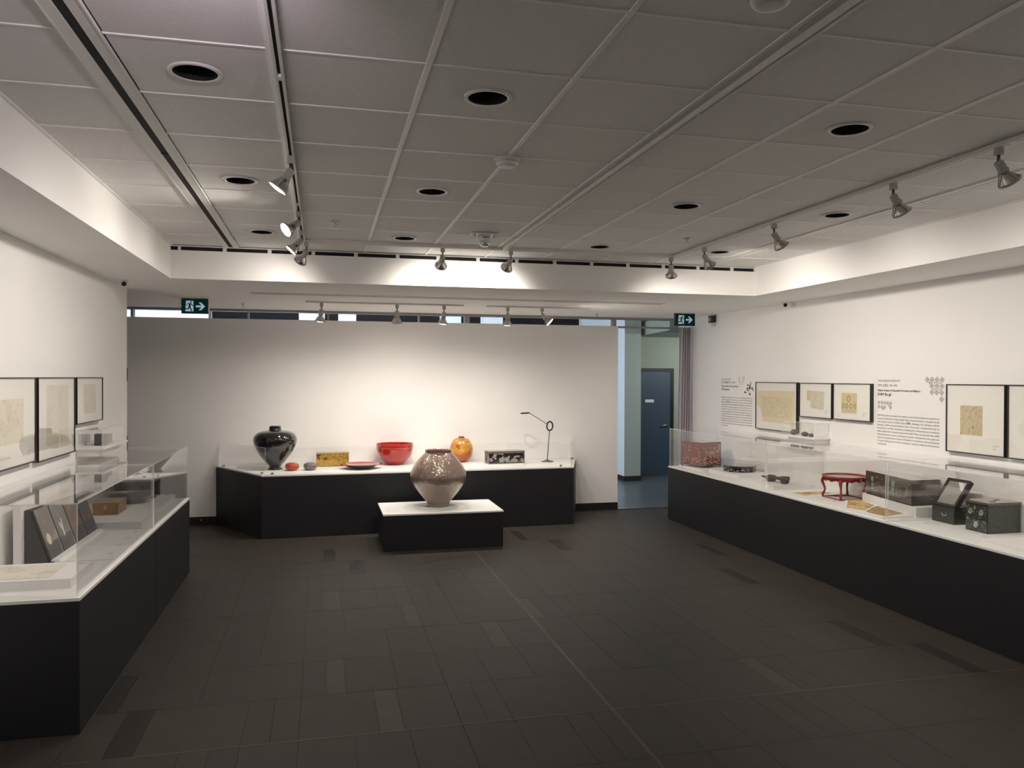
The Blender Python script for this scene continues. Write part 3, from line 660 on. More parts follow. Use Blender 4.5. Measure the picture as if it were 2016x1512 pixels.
cover('acrylic_cover', 'clear acrylic cover on the right plinth, middle, over the red tray table', 4.80, 5.535, 5.990, 7.905, ZR, 1.285)
cover('acrylic_cover', 'clear acrylic cover on the right plinth, over the mirror box and drawer box', 4.80, 5.535, 3.6, 5.972, ZR, 1.285)
# low glass barrier on the wide plinth
gb = thing('glass_barrier', 'low clear glass barrier standing around the top of the wide plinth', 'glass barrier', (0, 0, ZB))
A, B_, C_, D_ = (-1.33, 11.38), (-0.68, 10.25), (3.315, 10.395), (3.65, 11.38)
for p, q in ((A, B_), (B_, C_), (C_, D_)):
    b = nb(); d = Vector((q[0]-p[0], q[1]-p[1])).normalized()*0.006
    pane_v(b, (p[0]+d.x, p[1]+d.y), (q[0]-d.x, q[1]-d.y), 0.004, 0.335); obj('pane', b, [M_glass, M_gedge], gb)
for x, y in ((-0.60, 10.256), (-0.73, 10.345), (-1.29, 11.32), (3.17, 10.388), (3.63, 11.31), (1.3, 10.32)):
    b = nb(); bx(b, x-0.016, x+0.016, y-0.012, y+0.012, 0.0, 0.026); bevel(b, 0.004); obj('clamp', b, M_metal, gb)

# ================================================================== BACK DISPLAY
def lathe_thing(name, label, cat, x, y, z, parts, rz=0, seg=64):
    t = thing(name, label, cat, (x, y, z), rz)
    for pn, prof, mt in parts:
        b = nb(); lathe(b, prof, seg, cap0=True, cap1=prof[-1][0] < 0.02); obj(pn, b, mt, t)
    return t
M_black_lac = pm('lacquer_black', (0.006, 0.005, 0.007), 0.05, coat=1.0)
body = smooth_prof([(0.074, 0.038), (0.086, 0.058), (0.150, 0.130), (0.215, 0.215), (0.258, 0.300), (0.278, 0.370), (0.270, 0.430), (0.225, 0.482), (0.150, 0.508), (0.098, 0.514)], 7)
neck = [(0.098, 0.514), (0.081, 0.516), (0.078, 0.53), (0.074, 0.562), (0.077, 0.567), (0.070, 0.568), (0.066, 0.55), (0.06, 0.52), (0.01, 0.515)]
foot = [(0.094, 0.0), (0.096, 0.006), (0.080, 0.026), (0.072, 0.038)]
lathe_thing('lacquer_vase', 'large glossy black high-shouldered vase with a short neck, left on the wide plinth', 'vase', -0.60, 10.86, ZB, [('foot', foot, M_black_lac), ('body', body, M_black_lac), ('neck', neck, M_black_lac)])
M_red_s = pattern('lacquer_red_speckle', (0.42, 0.035, 0.018), [((0.62, 0.22, 0.12), 120, 0.33, 'dot', None), ((0.20, 0.01, 0.01), 30, 0.62, 'noise', None)], 0.15)
M_gry_s = pattern('lacquer_grey_speckle', (0.16, 0.13, 0.12), [((0.34, 0.29, 0.26), 120, 0.35, 'dot', None), ((0.05, 0.04, 0.04), 26, 0.6, 'noise', None)], 0.15)
def pebble(label, x, y, mt):
    lo = [(0.052, 0.0), (0.062, 0.006), (0.082, 0.028), (0.0895, 0.048)]; up = [(0.0895, 0.050), (0.0885, 0.062), (0.074, 0.086), (0.045, 0.100), (0.012, 0.105)]
    t = thing('lidded_box', label, 'lidded box', (x, y, ZB))
    b = nb(); lathe(b, smooth_prof(lo, 4), 48, cap1=True); obj('base', b, mt, t)
    b = nb(); lathe(b, smooth_prof(up, 5), 48); obj('lid', b, mt, t)
pebble('small squashed round red box on the wide plinth, right of the black vase', -0.378, 10.68, M_red_s)
pebble('small squashed round grey box on the wide plinth, next to the red one', -0.149, 10.69, M_gry_s)
# gold box
M_gold = pattern('gold_inlay', (0.055, 0.016, 0.014), [((0.50, 0.30, 0.03), 62, 0.16, 'edge', None), ((0.56, 0.35, 0.05), 36, 0.28, 'dot', None), ((0.10, 0.04, 0.045), 13, 0.57, 'noise', None), ((0.50, 0.30, 0.03), 85, 0.10, 'edge', [(2, 0.0, 0.09)])], 0.3, warp=0.1)
t = thing('gold_box', 'rectangular yellow gold patterned box on the wide plinth', 'box', (0.14, 11.16, ZB))
b = nb(); bx(b, -0.215, 0.215, -0.12, 0.12, 0.006, 0.17); obj('body', b, M_gold, t)
b = nb(); bx(b, -0.218, 0.218, -0.123, 0.123, 0.171, 0.192); bevel(b, 0.006, 2); obj('lid', b, pm('gold_lid', (0.45, 0.33, 0.16), 0.15, coat=1.0), t)
b = nb(); bx(b, -0.212, 0.212, -0.118, 0.118, 0.0, 0.006); obj('foot', b, M_ink, t)
# red plate
M_red = pm('lacquer_red', (0.40, 0.010, 0.004), 0.12, coat=0.8)
t = thing('lacquer_plate', 'wide shallow plate, red on top and dark below, on the wide plinth', 'plate', (0.506, 10.72, ZB))
b = nb(); lathe(b, smooth_prof([(0.12, 0.0), (0.13, 0.006), (0.19, 0.032), (0.235, 0.055), (0.247, 0.064)], 5), 64, cap1=False); obj('underside', b, M_black_lac, t)
b = nb(); lathe(b, smooth_prof([(0.247, 0.064), (0.240, 0.066), (0.19, 0.048), (0.10, 0.036), (0.005, 0.034)], 5), 64, cap0=False); obj('dish', b, pm('plate_red', (0.36, 0.03, 0.03), 0.12, coat=0.8), t)
for s in (-1, 1):
    b = nb(); bx(b, s*0.255-0.022, s*0.255+0.022, -0.035, 0.035, 0.054, 0.066); bevel(b, 0.004); obj('lug', b, M_red, t)
# red bowl
t = thing('lacquer_bowl', 'large glossy red bowl in the middle of the wide plinth', 'bowl', (0.985, 11.14, ZB))
b = nb(); prof = smooth_prof([(0.098, 0.0), (0.108, 0.006), (0.150, 0.035), (0.205, 0.090), (0.240, 0.160), (0.254, 0.225), (0.258, 0.285), (0.259, 0.292)], 6)+smooth_prof([(0.254, 0.293), (0.250, 0.280), (0.244, 0.220), (0.228, 0.150), (0.19, 0.09), (0.12, 0.04), (0.004, 0.025)], 6)
lathe(b, prof, 72); obj('bowl', b, M_red, t)
b = nb(); lathe(b, [(0.2565, 0.238), (0.2590, 0.240), (0.2570, 0.242)], 72, cap0=False, cap1=False); obj('rim_line', b, pm('rim_line_pale', (0.75, 0.25, 0.18), 0.2), t)
# moon jar on the pedestal
def shimmer():
    mt = bpy.data.materials.new('jar_shimmer'); mt.use_nodes = True; nt = mt.node_tree; n = nt.nodes; b = n['Principled BSDF']; L = nt.links.new
    tc = n.new('ShaderNodeTexCoord'); v = n.new('ShaderNodeTexVoronoi'); v.inputs['Scale'].default_value = 120; L(tc.outputs['Object'], v.inputs['Vector'])
    cr = n.new('ShaderNodeValToRGB'); cr.color_ramp.elements[0].color = (0.16, 0.088, 0.080, 1); cr.color_ramp.elements[1].color = (0.26, 0.160, 0.148, 1)
    sx = n.new('ShaderNodeSeparateColor'); L(v.outputs['Color'], sx.inputs[0]); L(sx.outputs[0], cr.inputs[0]); L(cr.outputs[0], b.inputs['Base Color'])
    b.inputs['Roughness'].default_value = 0.35; b.inputs['Coat Weight'].default_value = 1.0; b.inputs['Coat Roughness'].default_value = 0.05
    # pearl flakes: each cell leans its own way, so they only flash where a lamp is mirrored
    g = n.new('ShaderNodeNewGeometry'); m1 = n.new('ShaderNodeVectorMath'); m1.operation = 'MULTIPLY_ADD'; m1.inputs[1].default_value = (0.55, 0.55, 0.55); m1.inputs[2].default_value = (-0.275, -0.275, -0.275)
    L(v.outputs['Color'], m1.inputs[0]); ad = n.new('ShaderNodeVectorMath'); ad.operation = 'ADD'; L(m1.outputs[0], ad.inputs[0]); L(g.outputs['Normal'], ad.inputs[1])
    nm = n.new('ShaderNodeVectorMath'); nm.operation = 'NORMALIZE'; L(ad.outputs[0], nm.inputs[0])
    gl = n.new('ShaderNodeBsdfGlossy'); gl.inputs['Roughness'].default_value = 0.22; L(nm.outputs[0], gl.inputs['Normal'])
    cr2 = n.new('ShaderNodeValToRGB'); cr2.color_ramp.elements[0].color = (0.60, 0.80, 0.40, 1); cr2.color_ramp.elements[1].color = (0.85, 0.60, 0.56, 1); L(sx.outputs[2], cr2.inputs[0]); L(cr2.outputs[0], gl.inputs[0])
    mx = n.new('ShaderNodeMixShader'); mx.inputs[0].default_value = 0.17; L(b.outputs[0], mx.inputs[1]); L(gl.outputs[0], mx.inputs[2]); L(mx.outputs[0], n['Material Output'].inputs[0])
    return mt
M_jar = shimmer()
t = thing('moon_jar', 'big round shimmering mauve brown jar on the low pedestal', 'jar', (1.385, 9.66, ZP))
b = nb(); lathe(b, [(0.128, 0.0), (0.136, 0.004), (0.138, 0.012), (0.134, 0.03), (0.137, 0.042)], 64); obj('foot', b, M_jar, t)
jp = smooth_prof([(0.137, 0.042), (0.165, 0.080), (0.225, 0.150), (0.285, 0.225), (0.325, 0.290), (0.343, 0.350), (0.336, 0.410), (0.305, 0.480), (0.250, 0.560), (0.195, 0.625), (0.168, 0.650)], 7)
b = nb(); lathe(b, jp, 96, cap0=False, cap1=False); obj('body', b, M_jar, t)
b = nb(); lathe(b, [(0.168, 0.650), (0.160, 0.655), (0.163, 0.682), (0.168, 0.686), (0.158, 0.687), (0.152, 0.66), (0.20, 0.60), (0.30, 0.46), (0.30, 0.30), (0.10, 0.06), (0.01, 0.05)], 96, cap0=False); obj('neck', b, pm('jar_rim', (0.24, 0.13, 0.11), 0.3, 0.2, coat=0.5), t)
# orange vase
M_org = pattern('orange_gold', (0.42, 0.085, 0.008), [((0.52, 0.22, 0.02), 8, 0.46, 'noise', [(2, 0.13, 0.34)]), ((0.62, 0.36, 0.05), 12, 0.52, 'noise', [(2, 0.16, 0.33)]), ((0.80, 0.60, 0.18), 70, 0.22, 'dot', [(2, 0.18, 0.32)])], 0.13)
b_p = smooth_prof([(0.060, 0.012), (0.10, 0.035), (0.145, 0.090), (0.163, 0.155), (0.166, 0.195), (0.155, 0.255), (0.115, 0.325), (0.062, 0.352), (0.044, 0.356)], 7)
lathe_thing('orange_vase', 'round orange and gold vase on the wide plinth, partly behind the big jar', 'vase', 1.93, 11.17, ZB, [('foot', [(0.055, 0), (0.058, 0.002), (0.06, 0.012)], M_org), ('body', b_p, M_org), ('neck', [(0.044, 0.354), (0.040, 0.358), (0.043, 0.374), (0.036, 0.375), (0.03, 0.36), (0.01, 0.355)], pm('neck_brown', (0.16, 0.03, 0.01), 0.2, coat=0.6))])
# black inlaid box with its platform
t = thing('display_platform', 'low white round-cornered board under the black inlaid box on the wide plinth', 'platform', (2.3, 10.80, ZB))
b = nb(); pts = [(-0.42, -0.28), (0.20, -0.28)]+[(0.20+0.26*math.sin(a), -0.02-0.26*math.cos(a)) for a in [k*PI/16 for k in range(1, 9)]]+[(0.46, 0.30), (-0.42, 0.30)]; prism(b, pts, 0, 0.012); obj('board', b, M_fpl, t)
M_bbox = pattern('black_inlay', (0.012, 0.006, 0.010), [((0.50, 0.47, 0.42), 26, 0.50, 'wave', [(2, 0.02, 0.14)]), ((0.40, 0.37, 0.37), 70, 0.56, 'noise', [(2, 0.015, 0.14)]), ((0.012, 0.006, 0.010), 12, 0.50, 'noise', None)], 0.25)
t = thing('inlaid_box', 'long black box with silver landscape inlay, right part of the wide plinth', 'box', (2.50, 10.90, ZB+0.012), 0.10)
b = nb(); bx(b, -0.262, 0.262, -0.10, 0.10, 0.0, 0.150); obj('body', b, M_bbox, t)
b = nb(); bx(b, -0.265, 0.265, -0.103, 0.103, 0.151, 0.176); bevel(b, 0.004); obj('lid', b, pm('box_lid', (0.16, 0.13, 0.10), 0.2, coat=0.8), t)
b = nb()
for z in (0.004, 0.146): bx(b, -0.264, 0.264, -0.1025, -0.099, z, z+0.006)
for x in (-0.264, 0.258): bx(b, x, x+0.006, -0.1025, -0.099, 0.004, 0.15)
obj('border', b, pm('border_olive', (0.20, 0.16, 0.08), 0.3), t)
# ring sculpture
M_brz = pm('bronze_dark', (0.035, 0.027, 0.022), 0.4, 0.6)
t = thing('ring_sculpture', 'thin metal sculpture with an upright ring and a small flat disc on a slanted rod', 'sculpture', (3.17, 11.05, ZB))
b = nb(); lathe(b, [(0.092, 0.0), (0.094, 0.004), (0.05, 0.016), (0.012, 0.030), (0.006, 0.034)], 40); obj('base', b, pm('sculpture_foot', (0.16, 0.13, 0.13), 0.35, 0.5), t)
b = nb(); tube(b, [(0.0, 0, 0.03), (0.03, 0, 0.445)], 0.0055, 8); obj('stem', b, M_brz, t)
q = Matrix.Rotation(0.42, 3, 'Z')
b = nb(); tube(b, [tuple(q @ Vector((0.055*math.cos(a), 0, 0.064*math.sin(a)))+Vector((0.035, 0, 0.515))) for a in [2*PI*k/36 for k in range(36)]], 0.0105, 12, closed=True); obj('ring', b, M_brz, t)
b = nb(); tube(b, [(-0.010, 0, 0.545), (-0.275, 0, 0.708)], 0.0045, 8); obj('rod', b, M_brz, t)
b = nb(); tube(b, [(-0.335+0.062*math.cos(a), 0.062*math.sin(a), 0.704+0.004*math.cos(a)) for a in [2*PI*k/32 for k in range(32)]], 0.008, 10, closed=True); obj('disc', b, M_brz, t)

# ================================================================== RIGHT PLINTH
def platform(label, pts, z0, z1):
    cx = sum(p[0] for p in pts)/len(pts); cy = sum(p[1] for p in pts)/len(pts)
    t = thing('display_platform', label, 'platform', (cx, cy, z0))
    b = nb(); prism(b, [(p[0]-cx, p[1]-cy) for p in pts], 0.0, z1-z0); obj('board', b, M_fpl, t); return t
platform('low white board under the red chest on the right plinth', [(4.93, 9.72), (5.50, 9.72), (5.50, 10.41), (4.93, 10.41)], ZR, ZR+0.02)
platform('low white block under the black octagonal box', [(5.0, 8.88), (5.50, 8.88), (5.50, 9.66), (5.0, 9.66)], ZR, ZR+0.045)
platform('low white block under the carved wooden tool', [(4.93, 7.98), (5.45, 7.98), (5.45, 8.75), (4.93, 8.75)], ZR, ZR+0.035)
platform('tilted-out thin white board under the two album leaves', [(4.82, 6.62), (4.845, 6.10), (5.175, 6.10), (5.33, 7.04), (5.16, 7.04)], ZR, ZR+0.016)
platform('white block under the long dark chest', [(5.185, 6.08), (5.50, 6.08), (5.50, 7.02), (5.345, 7.02)], ZR, ZR+0.09)
platform('thin white board near the right edge of the picture', [(4.93, 4.2), (5.45, 4.2), (5.45, 5.10), (4.93, 5.10)], ZR, ZR+0.018)
# red chest
rz = 0.36
M_chest = pattern('chest_red', (0.19, 0.024, 0.016), [((0.62, 0.30, 0.24), 9, 0.64, 'noise', [(2, 0.10, 0.31)]), ((0.52, 0.42, 0.25), 16, 0.20, 'dot', [(2, 0.12, 0.31)]), ((0.62, 0.38, 0.28), 8, 0.22, 'wave', [(2, 0.04, 0.13)]), ((0.10, 0.015, 0.012), 20, 0.55, 'noise', [(2, 0.03, 0.12)])], 0.3)
M_cedge = pm('chest_edge', (0.09, 0.018, 0.016), 0.3, coat=0.5)
t = thing('red_chest', 'red lacquered chest with pale flower and crane inlay, far end of the right plinth', 'chest', (5.04, 9.915, ZR+0.02), rz)
cw, cdp, ch = 0.37, 0.38, 0.345
b = nb(); bx(b, 0.004, cw-0.004, 0.004, cdp-0.004, 0.03, ch-0.004); obj('body', b, M_chest, t)
b = nb()
for x in (0, cw-0.014):
    for y in (0, cdp-0.014): bx(b, x, x+0.014, y, y+0.014, 0, ch)
for z in (0.024, ch-0.014):
    for y in (0, cdp-0.014): bx(b, 0.014, cw-0.014, y, y+0.014, z, z+0.013)
    for x in (0, cw-0.014): bx(b, x, x+0.014, 0.014, cdp-0.014, z, z+0.013)
obj('edge_frame', b, M_cedge, t)
b = nb(); bx(b, 0.002, cw-0.002, 0.002, cdp-0.002, ch-0.004, ch+0.002); obj('lid', b, pm('chest_lid', (0.30, 0.09, 0.07), 0.12, coat=1.0), t)
M_crane = pm('inlay_pink', (0.72, 0.42, 0.36), 0.3); M_lot = pm('inlay_cream', (0.62, 0.46, 0.30), 0.3)
b = nb()
for cx_, s in ((0.080, 1), (0.290, -1)):
    for pts in ([(0, 0), (0.03*s, 0.012), (0.012*s, -0.006)], [(0, 0), (-0.02*s, 0.024), (-0.004*s, -0.010)], [(0, -0.004), (0.014*s, -0.022), (-0.014*s, -0.014)]):
        vs = [b.verts.new((cx_+p[0], 0.002, 0.222+p[1])) for p in pts]; b.faces.new(vs)
obj('crane_inlay', b, M_crane, t)
b = nb()
for k in range(5):
    a = PI*(k+0.5)/5; cxx, czz = 0.185+0.018*math.cos(a), 0.196+0.016*math.sin(a)
    b.faces.new([b.verts.new((cxx+0.010*math.cos(a+g)*1.2, 0.0015, czz+0.010*math.sin(a+g))) for g in (0, 1.57, 3.14, 4.71)])
for s in (-1, 1):
    tube(b, [(0.185+s*(0.030+0.016*math.cos(q_)), 0.002, 0.192+0.020*math.sin(q_)) for q_ in [(-1.4+0.35*k) for k in range(9)]], 0.0035, 6)
obj('lotus_inlay', b, M_lot, t)
# octagonal box
t = thing('octagonal_box', 'flat black octagonal box with silver inlay on the right plinth', 'box', (5.27, 9.33, ZR+0.045))
M_octo = pattern('octo_black', (0.010, 0.008, 0.009), [((0.45, 0.44, 0.42), 38, 0.56, 'noise', [(2, 0.012, 0.045)])], 0.15)
def ngon(n, r, a0=0): return [(r*math.cos(a0+2*PI*k/n), r*math.sin(a0+2*PI*k/n)) for k in range(n)]
b = nb(); prism(b, ngon(8, 0.205, PI/8), 0.0, 0.052); obj('body', b, M_octo, t)
b = nb(); prism(b, ngon(8, 0.208, PI/8), 0.053, 0.078); bevel(b, 0.006, 2); obj('lid', b, pm('octo_lid', (0.05, 0.04, 0.035), 0.10, coat=1.0), t)
# carved tool (ink-line reel with a bowl)
M_wood = pm('carved_wood', (0.075, 0.045, 0.032), 0.5, var=0.25, vscale=25)
t = thing('carved_tool', 'small dark carved wooden tool with pointed end and scoop end', 'tool', (5.16, 8.30, ZR+0.035), PI/2+0.12)
b = nb(); tube(b, [(0.27, 0, 0.045), (0.22, 0, 0.042), (0.15, 0, 0.040), (0.13, 0, 0.040)], [0.004, 0.014, 0.022, 0.024], 12); obj('point', b, M_wood, t)
b = nb(); lathe(b, smooth_prof([(0.030, 0), (0.052, 0.012), (0.058, 0.040), (0.050, 0.070), (0.044, 0.074)], 3)+[(0.036, 0.07), (0.03, 0.03), (0.004, 0.02)], 24, loc=(0.09, 0, 0)); obj('reel_cup', b, M_wood, t)
b = nb(); bx(b, -0.10, 0.05, -0.020, 0.020, 0.036, 0.066); bevel(b, 0.008, 2); obj('neck', b, M_wood, t)
b = nb(); lathe(b, smooth_prof([(0.030, 0), (0.048, 0.02), (0.056, 0.05), (0.056, 0.078), (0.052, 0.082)], 3)+[(0.042, 0.078), (0.036, 0.03), (0.004, 0.02)], 24, loc=(-0.15, 0, 0)); obj('scoop', b, M_wood, t)
# paper sheets
M_pap = pattern('old_paper_gold', (0.62, 0.45, 0.19), [((0.35, 0.22, 0.07), 10, 0.55, 'noise', None), ((0.72, 0.58, 0.32), 22, 0.58, 'noise', None)], 0.8, coat=0.0)
M_pap2 = pattern('old_paper_brown', (0.42, 0.28, 0.13), [((0.26, 0.16, 0.08), 24, 0.55, 'noise', None), ((0.60, 0.42, 0.20), 18, 0.6, 'noise', None)], 0.8, coat=0.0)
def sheet(name, label, pts, z, mt, parent_mats=None):
    cx = sum(p[0] for p in pts)/len(pts); cy = sum(p[1] for p in pts)/len(pts)
    t = thing(name, label, 'paper', (cx, cy, z)); b = nb(); prism(b, [(p[0]-cx, p[1]-cy) for p in pts], 0.0003, 0.0022); obj('leaf', b, mt, t); return t
sheet('manuscript_sheet', 'yellow manuscript sheet lying left of the red tray table', [(4.985, 7.70), (5.01, 7.49), (5.10, 7.54), (5.40, 7.60), (5.37, 7.74)], ZR, M_pap)
sheet('album_leaf', 'yellowed drawing lying on the white board in front of the dark chest, left leaf', [(4.875, 6.63), (4.93, 6.44), (5.235, 6.70), (5.305, 7.0), (5.18, 7.02)], ZR+0.016, M_pap)
sheet('album_leaf', 'brown drawing lying on the white board in front of the dark chest, right leaf', [(4.895, 6.38), (4.905, 6.13), (5.17, 6.22), (5.225, 6.64), (5.10, 6.56)], ZR+0.0165, M_pap2)
# red tray table
M_tray = pm('tray_red', (0.27, 0.010, 0.014), 0.25, coat=0.6)
t = thing('tray_table', 'small dark red tray table with curved legs on the right plinth', 'tray table', (5.300, 7.25, ZR), 0.0)
b = nb(); a0 = PI/12
P12 = ngon(12, 0.216, a0); P12b = ngon(12, 0.230, a0)
lo = [b.verts.new((p[0], p[1], 0.222)) for p in P12]; hi = [b.verts.new((p[0], p[1], 0.240)) for p in P12b]; hi2 = [b.verts.new((p[0]*0.965, p[1]*0.965, 0.241)) for p in P12b]; inn = [b.verts.new((p[0]*0.95, p[1]*0.95, 0.229)) for p in P12b]
for A_, B2 in ((lo, hi), (hi, hi2), (hi2, inn)):
    for i in range(12): b.faces.new((A_[i], A_[(i+1) % 12], B2[(i+1) % 12], B2[i]))
b.faces.new(lo[::-1]); b.faces.new(inn); obj('tray_top', b, M_tray, t)
b = nb(); O = ngon(12, 0.196, a0); I = ngon(12, 0.186, a0)
for i in range(12):
    j = (i+1) % 12
    for k in range(4):
        u0, u1 = k/4, (k+1)/4
        def pt(Q, u): return (Q[i][0]*(1-u)+Q[j][0]*u, Q[i][1]*(1-u)+Q[j][1]*u)
        zz0 = 0.180+0.014*math.sin(PI*u0)**2; zz1 = 0.180+0.014*math.sin(PI*u1)**2
        a_, b1 = pt(O, u0), pt(O, u1); c_, d_ = pt(I, u0), pt(I, u1)
        v = [b.verts.new(x) for x in ((*a_, zz0), (*b1, zz1), (*b1, 0.223), (*a_, 0.223), (*c_, zz0), (*d_, zz1), (*d_, 0.223), (*c_, 0.223))]
        b.faces.new(v[:4]); b.faces.new(v[4:][::-1]); b.faces.new((v[0], v[4], v[5], v[1]))
obj('apron', b, M_tray, t)
for sx, sy in ((1, 1), (-1, 1), (-1, -1), (1, -1)):
    b = nb(); u = 1/math.sqrt(2)
    prof = [(0.182, 0.215, 0.018), (0.198, 0.185, 0.020), (0.204, 0.165, 0.017), (0.190, 0.130, 0.013), (0.176, 0.090, 0.010), (0.182, 0.060, 0.011), (0.196, 0.035, 0.014), (0.200, 0.014, 0.012)]
    tube(b, [(sx*u*(r+0.012), sy*u*(r+0.012), z) for r, z, w_ in prof], [w_ for r, z, w_ in prof], 8); obj('leg', b, M_tray, t)
b = nb(); r = 0.150
for (xa, ya), (xb, yb) in (((-r, -r), (r, -r)), ((r, -r), (r, r)), ((r, r), (-r, r)), ((-r, r), (-r, -r))):
    d = Vector((xb-xa, yb-ya)).normalized(); n_ = Vector((-d.y, d.x))*0.008
    prism(b, [(xa-n_.x, ya-n_.y), (xb-n_.x, yb-n_.y), (xb+n_.x, yb+n_.y), (xa+n_.x, ya+n_.y)], 0.0, 0.014)
obj('floor_stretcher', b, M_tray, t)
# long dark chest
M_dchest = pattern('dark_chest', (0.052, 0.042, 0.033), [((0.13, 0.11, 0.05), 7, 0.60, 'noise', [(2, 0.05, 0.20)]), ((0.20, 0.21, 0.17), 34, 0.64, 'noise', [(2, 0.04, 0.20)])], 0.22)
t = thing('long_chest', 'long dark brown lacquer chest with pearl inlay behind the album leaves', 'chest', (5.21, 6.17, ZR+0.09), 0.0)
t.rotation_euler = (0, 0, 0.0)
cp = [(0, 0), (0.316, 0.01), (0.316, 0.80), (0.135, 0.80)]
b = nb(); prism(b, cp, 0.012, 0.228); bevel(b, 0.015, 3); obj('body', b, M_dchest, t)
b = nb(); prism(b, [(p[0]*0.97+0.004, p[1]*0.985+0.006) for p in cp], 0.228, 0.234); obj('lid', b, pm('dchest_lid', (0.10, 0.055, 0.045), 0.12, coat=1.0), t)
b = nb(); prism(b, [(p[0]*0.96+0.006, p[1]*0.98+0.008) for p in cp], 0.0, 0.012); obj('foot', b, M_ink, t)
M_pearl = pm('pearl_disc', (0.22, 0.23, 0.20), 0.25, var=0.5, vscale=90)
for u in (0.16, 0.62, 0.86):
    b = nb(); A_ = Vector((0.135, 0.80)); B2 = Vector((0, 0)); p = A_*(1-u)+B2*u; nrm = Vector((-(B2-A_).y, (B2-A_).x)).normalized()
    if nrm.x > 0: nrm = -nrm
    tg = (B2-A_).normalized()
    for rr, zc in ((0.028, 0.165), (0.022, 0.11), (0.015, 0.07)):
        N = 16; b.faces.new([b.verts.new((p.x+nrm.x*0.0012+tg.x*rr*math.cos(2*PI*k/N), p.y+nrm.y*0.0012+tg.y*rr*math.cos(2*PI*k/N), zc+rr*math.sin(2*PI*k/N))) for k in range(N)])
    if u < 0.8: obj('pearl_medallion', b, M_pearl, t)
    else: b.free()
# mirror box
M_dkbox = pattern('dark_green_box', (0.020, 0.022, 0.018), [((0.09, 0.10, 0.08), 60, 0.62, 'noise', None)], 0.3)
t = thing('mirror_box', 'small dark box with a tilted framed mirror, between the long chest and the drawer box', 'mirror box', (5.25, 5.712, ZR))
b = nb(); bx(b, 0, 0.20, 0, 0.25, 0.0, 0.145); bevel(b, 0.004); obj('body', b, M_dkbox, t)
b = nb(); tube(b, [(-0.006, 0.105+0.025*math.cos(a), 0.085+0.022*math.sin(a)) for a in [PI+PI*k/10 for k in range(11)]], 0.004, 6); obj('handle', b, M_metal, t)
def slab(b, o, ux, uy, uz, a0, a1, b0, b1, c0, c1, mi=0):
    v = [b.verts.new(o+ux*a+uy*bb_+uz*c) for a, bb_, c in ((a0,b0,c0),(a1,b0,c0),(a1,b1,c0),(a0,b1,c0),(a0,b0,c1),(a1,b0,c1),(a1,b1,c1),(a0,b1,c1))]
    for q in ((3,2,1,0),(4,5,6,7),(0,1,5,4),(1,2,6,5),(2,3,7,6),(3,0,4,7)): b.faces.new([v[i] for i in q]).material_index = mi
o_ = Vector((0.005, 0.25, 0.150)); ux = Vector((0, -1, 0)); uy = Vector((0.155, 0, 0.215)).normalized(); uz = ux.cross(uy)
if uz.x > 0: uz = -uz
b = nb(); L_ = 0.275
slab(b, o_, ux, uy, uz, 0, 0.25, 0, 0.022, -0.045, 0); slab(b, o_, ux, uy, uz, 0, 0.25, L_-0.022, L_, -0.045, 0)
slab(b, o_, ux, uy, uz, 0, 0.022, 0.022, L_-0.022, -0.045, 0); slab(b, o_, ux, uy, uz, 0.228, 0.25, 0.022, L_-0.022, -0.045, 0); slab(b, o_, ux, uy, uz, 0.022, 0.228, 0.022, L_-0.022, -0.045, -0.012)
obj('mirror_frame', b, M_frame, t)
b = nb(); slab(b, o_, ux, uy, uz, 0.022, 0.228, 0.022, L_-0.022, -0.012, -0.007); obj('mirror_glass', b, pm('mirror', (0.85, 0.86, 0.84), 0.02, 1.0), t)
b = nb(); slab(b, o_+Vector((0.12, 0, 0)), ux, Vector((0, 0, 1)), Vector((1, 0, 0)), 0.11, 0.14, 0.0, 0.10, 0, 0.012); obj('prop', b, M_frame, t)
# drawer box
t = thing('drawer_box', 'dark green-black drawer box with pearl inlay at the right edge of the picture', 'box', (5.205, 5.315, ZR))
t.location = (5.205, 5.31, ZR)
b = nb(); bx(b, 0.004, 0.318, 0.004, 0.232, 0.0, 0.232); obj('body', b, M_dkbox, t)
b = nb(); bx(b, -0.006, 0.322, -0.006, 0.240, 0.232, 0.250); bevel(b, 0.004); obj('lid', b, pm('box_top_brown', (0.12, 0.09, 0.06), 0.15, coat=0.8), t)
for k, (y0, y1, z0, z1) in enumerate(((0.012, 0.115, 0.115, 0.215), (0.121, 0.224, 0.115, 0.215), (0.012, 0.224, 0.012, 0.108))):
    b = nb(); bx(b, -0.002, 0.004, y0, y1, z0, z1); dw = obj('drawer', b, pattern('drawer_inlay', (0.022, 0.024, 0.020), [((0.26, 0.28, 0.25), 60, 0.60, 'noise', None)], 0.3), t)
    yc, zc = (y0+y1)/2, (z0+z1)/2
    b = nb(); N = 12; b.faces.new([b.verts.new((-0.0028, yc+0.022*math.cos(2*PI*i/N), zc+0.026*math.sin(2*PI*i/N))) for i in range(N)]); tube(b, [(-0.010, yc+0.016*math.cos(a), zc-0.004+0.018*math.sin(a)) for a in [PI+PI*i/8 for i in range(9)]], 0.003, 6)
    obj('pull', b, M_metal, dw)
for xa, ya in ((0.08, 0.06), (0.18, 0.12)):
    b = nb(); bx(b, xa, xa+0.05, ya, ya+0.008, 0.250, 0.252); obj('hinge', b, M_blk, t)
